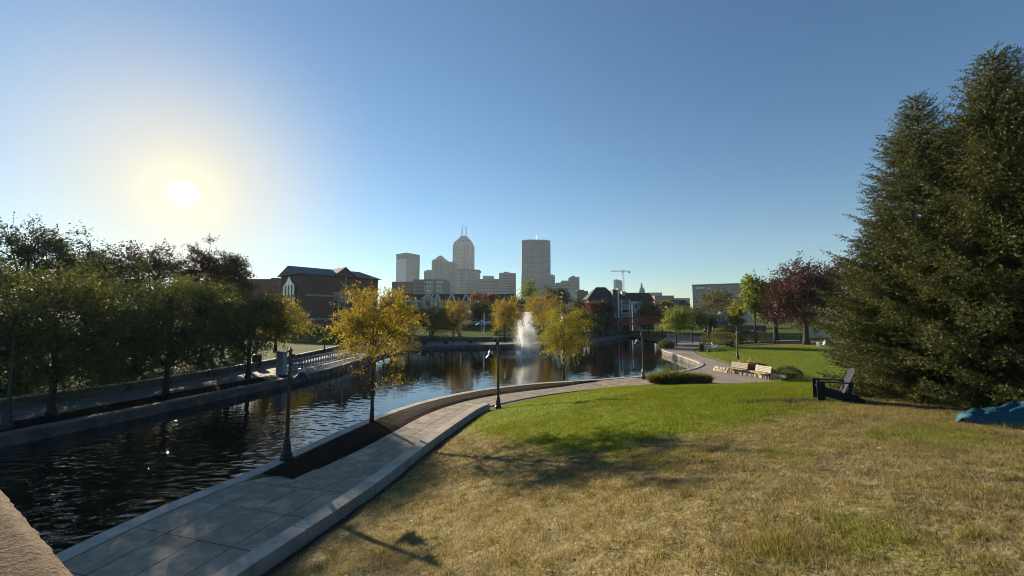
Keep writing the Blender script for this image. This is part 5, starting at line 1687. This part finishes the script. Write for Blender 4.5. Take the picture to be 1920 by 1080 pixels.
def make_lamp(label, loc, rz, h=3.62):
    t = thing('street_lamp', label, 'street lamp', loc, rz, 'black canal lamps')
    m = MB(); m.lathe([(.20, 0), (.20, .10), (.17, .14), (.17, .22), (.125, .30), (.115, .52), (.09, .60), (.095, .66), (.07, .72)], 14); m.build('base', 'black_metal', t, smooth=False)
    m = MB(); m.lathe([(.062, .70), (.056, h * .6), (.045, h - .12), (.06, h - .1), (.06, h - .04), (.02, h), (.012, h + .05)], 12); m.build('post', 'black_metal', t)
    m = MB()
    za = h - .52
    m.tube([(0.03, 0, za), (.42, 0, za)], [.017, .017], 6); m.tube([(0.03, 0, za + .12), (.40, 0, za + .1)], [.012, .012], 6)
    m.tube([(.04, 0, za + .34), (.16, 0, za + .2), (.38, 0, za + .11)], [.01, .01, .01], 5)
    m.box(.05, .13, -.05, .05, za + .2, za + .34)
    m.build('arm', 'black_metal', t)
    hd = MB(); x = .40
    hd.lathe([(.03, za), (.035, za - .12), (.07, za - .16), (.10, za - .26), (.13, za - .33), (.24, za - .42), (.25, za - .45), (.20, za - .45)], 16, (x, 0, 0))
    ho = hd.build('lamp_shade', 'black_metal', t, smooth=True)
    g = MB(); g.lathe([(.19, za - .445), (.16, za - .46), (.10, za - .475), (.02, za - .48)], 14, (x, 0, 0)); g.build('diffuser', 'lamp_glass', ho, smooth=True)
    c = MB(); c.lathe([(.105, za - .13), (.125, za - .20), (.14, za - .255), (.11, za - .26)], 14, (x, 0, 0)); c.build('collar', 'lamp_glass', ho, smooth=True)
    return t


lamp1 = make_lamp('black lamp post in the mulch at the canal edge, nearest the viewer', G_(537, 862, .54), 0.0)
copy_thing(lamp1, 'black lamp post at the end of the pale kerb, left of the fountain', G_(934, 771, .52), math.pi * .97)
copy_thing(lamp1, 'black lamp post beside the green grass clump at the water corner', (X(1203, 31.5), 31.5, .51), math.pi * 1.0)
copy_thing(lamp1, 'black lamp post on the right lawn behind the stone benches', onlawn(X(1379, 44.5), 44.5), math.pi * .3, 1.02)
copy_thing(lamp1, 'black lamp post at the tip of the right lawn by the litter bin', onlawn(X(1326, 54), 54.0), math.pi * .9)
copy_thing(lamp1, 'black lamp post at the left edge on the far canal bank', G_(12, 805, .52), math.pi * 1.05, 1.15)
copy_thing(lamp1, 'black lamp post on the far promenade left of the golden tree', G_(608, 664, .51), -.4, 1.2)
copy_thing(lamp1, 'black lamp post on the far shore seen just left of the fountain', (X(936, 78), 78, .51), 1.2, 1.1)
copy_thing(lamp1, 'black lamp post in front of the purple trees', (X(1450, 64), 64.0, 1.15), .5, 0.95)

# ------------------------------------------------------------------ fountain
FP = gp(988, 669, 0.0)
fo = thing('fountain', 'tall white water jet rising from the middle of the basin', 'fountain', (FP.x, FP.y, 0))
rng = np.random.default_rng(9)
PX = []
SZ = []
g_ = 9.81
noz = [(0.1, 0.0, 10.55, 0.0, 0.0, 11000, 0.36)]
for k in range(9):
    a_ = k * 2 * math.pi / 9 + 0.3
    noz.append((0.55 * math.cos(a_) - 0.1, 0.55 * math.sin(a_), 9.6 if k == 4 else rng.uniform(7.4, 8.7), 0.34 * math.cos(a_), 0.34 * math.sin(a_), 3400, 0.34))
for nx_, ny_, vz, vx, vy, n, sp_ in noz:
    w0 = np.clip(rng.normal(size=n) * 0.055 + 0.94, 0.6, 1.02) * vz
    t_ = rng.uniform(0.02, 1, n) * 2 * w0 / g_
    drag = 1 + 0.35 * np.clip(t_ - w0 / g_, 0, 2)
    PX.append(np.stack([nx_ + (vx + rng.normal(size=n) * sp_) * t_ * drag * 0.8, ny_ + (vy + rng.normal(size=n) * sp_) * t_ * drag * 0.8, w0 * t_ - g_ / 2 * t_ ** 2], 1))
    SZ.append(np.full(n, 0.021))
P = np.concatenate(PX); S = np.concatenate(SZ)
ok = P[:, 2] > 0.03
P = P[ok]; S = S[ok] * rng.uniform(.5, 1.4, ok.sum())
tet = np.array([[1, 0, -.6], [-.5, .87, -.6], [-.5, -.87, -.6], [0, 0, 1.5]])
ang = rng.uniform(0, 6.28, len(P)); ca, sa = np.cos(ang), np.sin(ang)
T = np.stack([tet[None, :, 0] * ca[:, None] - tet[None, :, 1] * sa[:, None], tet[None, :, 0] * sa[:, None] + tet[None, :, 1] * ca[:, None], np.repeat(tet[None, :, 2] * 1.3, len(P), 0)], 2)
v = (P[:, None, :] + T * S[:, None, None]).reshape(-1, 3)
k = np.arange(len(P))[:, None] * 4
f = np.concatenate([k + np.array([[0, 1, 3]]), k + np.array([[1, 2, 3]]), k + np.array([[2, 0, 3]])])
tag(build_np('water_jet', v, f, 'spray', fo), kind='stuff')
n = 5200                                # foam where the jets fall back
rr = np.abs(rng.normal(size=n)) * 1.3 + .2; a_ = rng.uniform(0, 6.28, n)
P = np.stack([rr * np.cos(a_) * 1.15, rr * np.sin(a_), np.full(n, .012)], 1)
v, f = leaves_np(P, np.stack([np.cos(a_ + 1.5), np.sin(a_ + 1.5), rng.uniform(-.02, .2, n)], 1), .11, rng, 5.0, .7)
v[:, 2] = np.maximum(v[:, 2], .006)
tag(build_np('foam', v, f, 'spray', fo), kind='stuff')
m_ = MB(); m_.lathe([(.35, -.2), (.35, .02), (.2, .06), (.06, .08), (.05, .2)], 12); m_.build('nozzle', 'black_metal', fo)

# ------------------------------------------------------------------ white balustrade on the far bank
b0 = G_(527, 702, .51); b1 = G_(672, 668, .51)
bv = Vector((b1.x - b0.x, b1.y - b0.y)); bl_ = bv.length
ba = thing('balustrade', 'ornate pale grey balustrade along the far canal bank', 'balustrade', (b0.x, b0.y, .51), math.atan2(bv.y, bv.x))
m_ = MB(); m_.box(-.28, .28, -.28, .28, 0, 1.75); m_.box(-.36, .36, -.36, .36, 1.75, 1.9); m_.build('pillar', 'grey_paint', ba)
MB().box(.3, bl_, -.05, .05, .08, .2).build('bottom_rail', 'grey_paint', ba)
MB().box(.3, bl_, -.06, .06, .98, 1.08).build('top_rail', 'grey_paint', ba)
npk = 30
base_pk = None
for i in range(npk):
    x = .7 + i * (bl_ - 1.0) / npk
    if base_pk is None:
        base_pk = MB().lathe([(.06, .2), (.10, .3), (.13, .45), (.07, .6), (.05, .75), (.09, .9), (.06, .98)], 8).build('baluster', 'grey_paint', ba)
        o = base_pk
    else:
        o = base_pk.copy(); COL.objects.link(o); o.parent = ba
    o.location = (x, 0, 0)
sc0 = None
for i in range(11):
    if sc0 is None:
        m_ = MB()
        pts = [(.38 * math.cos(a), 0, .3 * math.sin(a)) for a in np.linspace(-.3, math.pi + .3, 9)]
        m_.tube(pts, [.035] * 9, 5); sc0 = m_.build('scroll', 'black_metal', ba); o = sc0
    else:
        o = sc0.copy(); COL.objects.link(o); o.parent = ba
    o.location = (1.1 + i * (bl_ - 1.6) / 10.5, 0, 1.12)

# ------------------------------------------------------------------ Adirondack chairs


def make_chair(label, loc, rz, mat, scale=1.0):
    """faces local -x"""
    t = thing('garden_chair', label, 'chair', loc, rz, 'wide-armed garden chairs')
    t.scale = (scale,) * 3
    for sy in (-.30, .30):
        m = MB(); m.bar((-.40, sy, 0), (-.40, sy, .545), .035, .19, (1, 0, 0)); m.build('front_leg', mat, t)
        m = MB(); m.add([(-.42, sy * .92 - .018, .41), (-.42, sy * .92 - .018, .17), (.40, sy * .92 - .018, 0), (.58, sy * .92 - .018, 0), (.58, sy * .92 - .018, .14), (-.42, sy * .92 + .018, .41), (-.42, sy * .92 + .018, .17), (.40, sy * .92 + .018, 0), (.58, sy * .92 + .018, 0), (.58, sy * .92 + .018, .14)],
                        [(0, 1, 2, 3, 4), (9, 8, 7, 6, 5), (0, 5, 6, 1), (1, 6, 7, 2), (2, 7, 8, 3), (3, 8, 9, 4), (4, 9, 5, 0)]); m.build('side_rail', mat, t)
        m = MB(); m.prism([(-.50, sy - .07), (.32, sy - .05), (.32, sy + .05), (-.50, sy + .07)], .545, .575); m.build('armrest', mat, t)
        m = MB(); m.bar((.20, sy * .9, .12), (.30, sy * .9, .56), .03, .08, (1, 0, 0)); m.build('back_leg', mat, t)
    for i in range(6):
        x = -.40 + i * .105
        z = .39 - (x + .42) * .27
        m = MB(); m.bar((x, -.28, z), (x, .28, z), .09, .022); m.build('seat_slat', mat, t)
    for i in range(7):
        y = -.255 + i * .085
        top = .95 - .9 * (y / .3) ** 2 * .09
        m = MB(); m.bar((.11, y * .9, .22), (.11 + (top - .22) * .42, y * 1.08, top), .075, .02, (1, 0, 0)); m.build('back_slat', mat, t)
    m = MB(); m.bar((.24, -.30, .50), (.24, .30, .50), .03, .07); m.build('back_rail', mat, t)
    return t


CH = gp(1572, 748, 2.9)
make_chair('dark navy wide-armed garden chair on the near lawn beside the spruces', onlawn(9.25, 11.75), R(-27), 'chair_navy', 1.0)
for px, py, Yc, rz, mat, lab in ((1337, 648, 57.5, R(160), 'chair_white', 'white wide-armed garden chair beyond the tip of the right lawn'), (1366, 641, 60.5, R(30), 'chair_navy', 'dark wide-armed garden chair behind the right lawn near the hedges'), (1537, 645, 56.0, R(-20), 'chair_white', 'white garden chair under the purple trees')):
    x = X(px, Yc)
    z = onlawn(x, Yc)[2]
    make_chair(lab, (x, Yc, max(z, .51)), rz, mat, 1.05)

# ------------------------------------------------------------------ stone seat wall with benches
st = thing('stone_seat_wall', 'low curved wall of rough tan stones at the plaza edge', 'wall', (0, 0, .505))
random.seed(12)
line = resample([(18.0, 36.4), (18.3, 35.0), (18.9, 33.7), (19.4, 32.6), (19.5, 31.4), (20.0, 30.6)], .34)
for i, p in enumerate(line[:-1]):
    for lv in range(2):
        d = (line[i + 1] - p).normalized()
        L = random.uniform(.27, .33); hh = .21
        o_ = .17 if lv else 0
        c = p + d * (.17 + o_)
        s = Vector((-d.y, d.x))
        m = MB()
        dx, dy = d * L / 2, s * random.uniform(.17, .22)
        j = lambda: random.uniform(-.025, .025)
        vs_ = []
        for z in (lv * .22 + .005, lv * .22 + hh):
            for a, b in ((-1, -1), (1, -1), (1, 1), (-1, 1)):
                q = c + dx * a + dy * b
                vs_.append((q.x + j(), q.y + j(), z + (j() * .5 if z > .1 else 0)))
        m.add(vs_, [(0, 3, 2, 1), (4, 5, 6, 7), (0, 1, 5, 4), (1, 2, 6, 5), (2, 3, 7, 6), (3, 0, 4, 7)])
        m.build('stone', 'rough_stone', st, bevel=.025)


def bench(label, loc, rz):
    t = thing('park_bench', label, 'bench', loc, rz, 'pale slatted benches on the plaza')
    for i in range(4):
        MB().box(-.75, .75, -.24 + i * .125, -.24 + i * .125 + .105, .43, .465).build('seat_slat', 'bench_wood', t)
    for i in range(4):
        m = MB(); z = .55 + i * .115; y = .26 + i * .03
        m.bar((-.75, y, z), (.75, y, z), .03, .10, (0, .25, 1)); m.build('back_slat', 'bench_wood', t)
    for x in (-.62, .62):
        m = MB(); m.box(x - .03, x + .03, -.22, -.16, 0, .43); m.box(x - .03, x + .03, .18, .24, 0, .43); m.box(x - .03, x + .03, -.24, .26, .39, .43); m.bar((x, .23, .4), (x, .40, .98), .05, .05); m.build('leg', 'black_metal', t)
    return t


bench('pale wooden bench by the stone wall, the farther of the two', (18.6, 33.9, .515), R(-68) + math.pi * 0)
bench('pale wooden bench by the stone wall, the one nearest the mound', (19.1, 31.6, .515), R(-78))

# round picnic table, litter bins
Yt = 57.0; xt = X(1320, Yt)
t = thing('picnic_table', 'round grey picnic table near the tip of the right lawn', 'table', (xt, Yt, .515))
m_ = MB(); m_.lathe([(.75, .72), (.78, .74), (.78, .77), (.75, .79)], 20); m_.build('tabletop', 'steel', t)
m_ = MB(); m_.lathe([(.35, 0), (.35, .03), (.06, .05), (.06, .72)], 12); m_.build('pedestal', 'steel', t)
for k in range(4):
    a = k * math.pi / 2 + .4
    m_ = MB(); m_.lathe([(.2, .43), (.2, .47)], 12, (1.1 * math.cos(a), 1.1 * math.sin(a), 0)); m_.tube([(0, 0, .12), (1.1 * math.cos(a), 1.1 * math.sin(a), .15), (1.1 * math.cos(a), 1.1 * math.sin(a), .44)], [.03] * 3, 6); m_.build('seat', 'steel', t)


def litter_bin(label, loc, s=1.0):
    t = thing('litter_bin', label, 'litter bin', loc, 0, 'black litter bins')
    t.scale = (s,) * 3
    m = MB(); m.lathe([(.25, 0), (.28, .05), (.30, .8), (.31, .84)], 16); m.build('drum', 'black_metal', t)
    m = MB(); m.lathe([(.32, .84), (.32, .9), (.22, .98), (.1, 1.0)], 16); m.build('lid', 'black_metal', t)
    for k in range(16):
        a = k * math.pi / 8
        MB().bar((.30 * math.cos(a), .30 * math.sin(a), .06), (.32 * math.cos(a), .32 * math.sin(a), .82), .035, .012, (math.cos(a), math.sin(a), 0)).build('slat', 'black_metal', t)


litter_bin('black litter bin beside the picnic table at the lawn tip', (X(1312, 55.5), 55.5, .515), 1.1)
litter_bin('black litter bin on the far promenade left of the balustrade', (*G_(481, 689, .51).xy, .51), 1.25)
for k, (px, py) in enumerate(((795, 647), (836, 645), (882, 643), (930, 641))):
    p = G_(px, py, .51)
    lab = ('dark round planter on the far shore, leftmost of four', 'dark round planter on the far shore, second of four from the left', 'dark round planter on the far shore, third of four from the left', 'dark round planter on the far shore, nearest the fountain')[k]
    t = thing('planter', lab, 'planter', p, 0, 'planters along the far shore')
    m_ = MB(); m_.lathe([(.32, 0), (.40, .1), (.46, .5), (.52, .58), (.48, .6)], 14); m_.build('pot', 'black_metal', t)
    m_ = MB(); m_.lathe([(.46, .58), (.42, .75), (.25, .85), (.05, .88)], 10); m_.build('soil_mound', 'soil', t)

# flagpoles, parasol and parked cars beyond the far wall
for px, y0, y1, Yf, lab in ((865, 598, 628, 88, 'slim white pole behind the far wall'), (908, 588, 622, 90, 'slim white pole beside the blue parasol'), (882, 555, 592, 105, 'tall thin white flagpole before the grey townhouses')):
    za, zb_ = at(px, y1, Yf).z - .5, at(px, y0, Yf).z
    t = thing('flagpole', lab, 'pole', (X(px, Yf), Yf, za), 0, 'white poles across the basin')
    m_ = MB(); m_.lathe([(.16, 0), (.16, .1), (.10, .15), (.08, zb_ - za - .1)], 10); m_.build('shaft', 'white_paint', t)
    m_ = MB(); m_.lathe([(.02, zb_ - za - .1), (.11, zb_ - za - .03), (.11, zb_ - za + .03), (.02, zb_ - za + .1)], 10); m_.build('finial', 'white_paint', t)
pz_ = at(903, 626, 92)
t = thing('parasol', 'blue canvas parasol behind the far wall', 'parasol', (X(903, 92), 92, 1.5))
m_ = MB(); m_.lathe([(.03, 0), (.03, 2.6)], 8); m_.build('pole', 'steel', t)
m_ = MB(); m_.lathe([(1.5, 2.0), (1.48, 2.03), (.75, 2.45), (.05, 2.75)], 8); m_.build('canopy', 'blue_canvas', t)


def car(label, loc, rz, mat):
    t = thing('parked_car', label, 'car', loc, rz, 'cars parked by the townhouses')
    m = MB()
    prof = [(-2.2, .35), (-2.2, .75), (-1.9, .88), (-1.05, .95), (-.45, 1.40), (.95, 1.42), (1.65, 1.0), (2.15, .92), (2.2, .4)]
    n = len(prof)
    wy = lambda z: .86 if z < 1.0 else .66
    m.add([(x, -wy(z), z) for x, z in prof] + [(x, wy(z), z) for x, z in prof], [tuple(range(n)), tuple(reversed(range(n, 2 * n)))] + [(i, i + n, (i + 1) % n + n, (i + 1) % n) for i in range(n)])
    m.build('body', mat, t, bevel=.05)
    g = MB(); g.add([(-.92, -.79, 1.0), (1.5, -.79, 1.02), (.9, -.69, 1.37), (-.42, -.69, 1.36)], [(0, 1, 2, 3)]); g.add([(-.92, .79, 1.0), (1.5, .79, 1.02), (.9, .69, 1.37), (-.42, .69, 1.36)], [(3, 2, 1, 0)]); g.build('side_glass', 'glass_dark', t)
    for x in (-1.35, 1.35):
        for y in (-.86, .86):
            w = MB(); w.tube([(x, y - .1, .32), (x, y + .1, .32)], [.32, .32], 14); wo_ = w.build('wheel', 'rubber', t)
            r = MB(); r.tube([(x, y - .115, .32), (x, y + .115, .32)], [.19, .19], 10); r.build('rim', 'steel', wo_)


zc = 3.15
car('silver car parked uphill left of the blue parasol', (X(884, 110), 110, zc), R(12), 'car_silver')
car('white car parked uphill behind the blue parasol', (X(906, 111), 111, zc), R(8), 'car_white')
MB_st = MB().box(X(850, 108), X(960, 108), 106, 116, 2.2, zc - .003)
structure(MB_st.build('street', 'asphalt'))
t = thing('tan_wall', 'low tan wall behind the purple trees at the right', 'wall', (X(1535, 80), 80, .9))
MB().box(-3, 5, 0, .5, 0, 2.0).build('wall_face', 'pale_stone', t)
MB().box(-3.1, 5.1, -.06, .56, 2.0, 2.15).build('wall_cap', 'pale_stone', t)

# ------------------------------------------------------------------ teal sleeping bag at the right edge
sb = thing('sleeping_bag', 'teal puffy sleeping bag lying on the dry grass at the right edge', 'sleeping bag', onlawn(9.75, 7.95, -.01), R(-6))
nu, nv_ = 90, 40
sv = []
for i in range(nu + 1):
    u = i / nu
    x = -1.05 + 2.7 * u
    hgt = np.interp(u, [0, .04, .12, .22, .35, .5, .7, .9, 1], [.03, .22, .29, .33, .41, .49, .53, .46, .1])
    wid = np.interp(u, [0, .05, .15, .3, .6, .9, 1], [.10, .22, .30, .34, .38, .38, .2])
    for k in range(nv_ + 1):
        a = math.pi * k / nv_
        rr = 1 - .12 * abs(math.sin(u * 17 + 1.5 * math.sin(a * 2.1) + 3 * float(vnoise(np.array(u * 6), np.array(a), 3)))) ** 3 + .26 * (float(fbm(np.array(u * 11), np.array(a * 2.4), 14)) - .5)
        z = max(0.0, hgt * math.sin(a) ** .85 * rr)
        y = -wid * math.cos(a) * (1 + .12 * (float(fbm(np.array(u * 9), np.array(a * 2), 4)) - .5))
        if u < .10:
            z += (0.10 - u) / .10 * .10 * max(0, math.cos(a - .3)) * 1.2
        sv.append((x, y, z))
sf = [(i * (nv_ + 1) + k, (i + 1) * (nv_ + 1) + k, (i + 1) * (nv_ + 1) + k + 1, i * (nv_ + 1) + k + 1) for i in range(nu) for k in range(nv_)]
build_np('shell', np.array(sv), np.array(sf), 'teal_nylon', sb, smooth=True)

# ------------------------------------------------------------------ grass blades and fallen leaves on the near lawn
rng = np.random.default_rng(2024)


def blades(n, x0, x1, y0, y1, hmin, hmax, wmin, wmax, lean):
    x = rng.uniform(x0, x1, n); y = rng.uniform(y0, y1, n)
    vis = (np.abs(x) < y * 1.30 + 1.2)
    x, y = x[vis], y[vis]
    z, d = lawnH(x, y)
    g = green_share(x, y, d); s = soil_share(x, y, d)
    clump = fbm(x * 3.0, y * 3.0, 77)
    ok = (d > 0.05) & (rng.uniform(0, 1, len(x)) > s * 1.1) & (rng.uniform(0, 1, len(x)) < 0.35 + 1.1 * clump)
    x, y, z, g, d, clump = x[ok], y[ok], z[ok], g[ok], d[ok], clump[ok]
    m = len(x)
    tuft = np.exp(-(((x - 2.4) / 0.55) ** 2 + ((y - 3.95) / 0.4) ** 2))
    h = rng.uniform(hmin, hmax, m) * (0.65 + 0.7 * clump) * (1 + 1.3 * tuft) * (0.8 + 0.25 * g)
    a = rng.uniform(0, 2 * np.pi, m)
    ln = rng.uniform(0.2, lean, m) * h
    w = rng.uniform(wmin, wmax, m) / 2
    b = np.stack([x, y, z - 0.004], 1)
    tip = b + np.stack([np.cos(a) * ln, np.sin(a) * ln, h], 1)
    a2 = a + np.pi / 2 + rng.normal(size=m) * 0.5
    sdv = np.stack([np.cos(a2) * w, np.sin(a2) * w, 0 * w], 1)
    v = np.stack([b - sdv, b + sdv, tip], 1).reshape(-1, 3)
    gg = np.clip(g + rng.normal(size=m) * 0.16, 0, 1)
    return v, gg


V = []; Gs = []
for args in ((320000, -6, 11, 2.6, 8.5, .03, .075, .005, .010, 1.5), (270000, -5, 18, 8.5, 16, .035, .075, .008, .014, 1.4), (200000, -3, 25, 16, 30, .035, .07, .012, .02, 1.2), (70000, 17, 60, 28, 66, .06, .11, .035, .065, 1.1)):
    v, g = blades(*args); V.append(v); Gs.append(g)
# coarser tufts and weeds standing out of the turf
nt_ = 620; per = 46
cx_ = np.repeat(rng.uniform(-4, 15, nt_), per); cy_ = np.repeat(rng.uniform(2.9, 15, nt_), per); gr_ = np.repeat(rng.uniform(0, 1, nt_) ** 1.6, per); hh_ = np.repeat(rng.uniform(.05, .12, nt_), per)
x = cx_ + rng.normal(size=len(cx_)) * .05; y = cy_ + rng.normal(size=len(cx_)) * .05
z, d = lawnH(x, y); ok = (d > .3) & (np.abs(x) < y * 1.3 + 1.2)
x, y, z, gr_, hh_ = x[ok], y[ok], z[ok], gr_[ok], hh_[ok]
m = len(x); a = rng.uniform(0, 6.28, m); h = hh_ * rng.uniform(.5, 1.1, m); ln = h * rng.uniform(.3, 1.2, m)
bb = np.stack([x, y, z - .004], 1); tp_ = bb + np.stack([np.cos(a) * ln, np.sin(a) * ln, h], 1)
sdv = np.stack([-np.sin(a) * .004, np.cos(a) * .004, 0 * a], 1)
V.append(np.stack([bb - sdv, bb + sdv, tp_], 1).reshape(-1, 3)); Gs.append(np.clip(gr_ * .8 + .2 * green_share(x, y, z * 0 + 3), 0, 1))
V = np.concatenate(V); Gs = np.concatenate(Gs)
m = len(Gs)
tag(build_np('grass', V, np.arange(m * 3).reshape(-1, 3), 'grass_blade', attrs={'v': ('FACE', Gs), 'w': ('FACE', np.zeros(m)), 'r': ('FACE', rng.uniform(0, 1, m))}), 'short patchy grass, brown near and green beyond, on the near mound', 'grass', kind='stuff')
n = 420
x = rng.uniform(-4, 14, n); y = rng.uniform(3, 14, n); z, d = lawnH(x, y)
ok = d > .1; x, y, z = x[ok], y[ok], z[ok]
P = np.stack([x, y, z + .025], 1); a = rng.uniform(0, 6.28, len(x))
v, f = leaves_np(P, np.stack([np.cos(a), np.sin(a), rng.uniform(-.1, .3, len(x))], 1), .06, rng, 2.5, .7)
tag(build_np('fallen_leaves', v, f, 'fallen', attrs={'v': ('FACE', rng.uniform(0, 1, len(f)))}), 'dry fallen leaves scattered over the brown grass', 'leaves', kind='stuff')
n = 700
u_ = rng.uniform(0, 1, n); st_ = rng.integers(0, len(stations), n)
lp = np.array([[*stations[k][0].lerp(stations[k][1], float(w_) * 1.35 if rng.uniform() < .5 else float(w_) ** 2.5)] for k, w_ in zip(st_, u_)]) + rng.normal(size=(n, 2)) * .3
keep = (sdf([(p.x, p.y) for p in hole], lp[:, 0], lp[:, 1]) < -.4) & (sdf(LAWN, lp[:, 0], lp[:, 1]) < -.45)
lp = lp[keep]
P = np.stack([lp[:, 0], lp[:, 1], np.full(len(lp), .541)], 1); a = rng.uniform(0, 6.28, len(lp))
v, f = leaves_np(P, np.stack([np.cos(a), np.sin(a), rng.uniform(0, .25, len(lp))], 1), .055, rng, 3.5, .65)
tag(build_np('fallen_leaves', v, f, 'fallen', attrs={'v': ('FACE', rng.uniform(0, .8, len(f)))}), 'small dry leaves littering the paved near path', 'leaves', kind='stuff')
# crumbled soil by the dark chair
n = 900
x = 8.1 + rng.normal(size=n) * .75; y = 11.65 + rng.normal(size=n) * .16; z, d = lawnH(x, y)
P = np.stack([x, y, z], 1); s_ = rng.uniform(.012, .05, n)
v = (P[:, None, :] + tet[None] * s_[:, None, None] * rng.uniform(.6, 1.3, (n, 1, 3))).reshape(-1, 3); k = np.arange(n)[:, None] * 4
f = np.concatenate([k + np.array([[0, 1, 3]]), k + np.array([[1, 2, 3]]), k + np.array([[2, 0, 3]])])
tag(build_np('loose_soil', v, f, 'soil'), 'loose dark soil crumbs in front of the dark garden chair', 'soil', kind='stuff')

# ------------------------------------------------------------------ hazy air
hz = MB().box(-1400, 1400, -120, 1500, -2.6, 300)
m_, t_ = base_mat('haze_air')
oo = N(t_, 'ShaderNodeOutputMaterial'); vv = N(t_, 'ShaderNodeVolumePrincipled')
vv.inputs['Color'].default_value = (0.72, 0.86, 1.0, 1)
vv.inputs['Density'].default_value = 0.00011
vv.inputs['Anisotropy'].default_value = 0.2
t_.links.new(vv.outputs[0], oo.inputs['Volume'])
tag(hz.build('haze', 'haze_air'), 'thin bluish haze in the air', 'haze', kind='stuff')
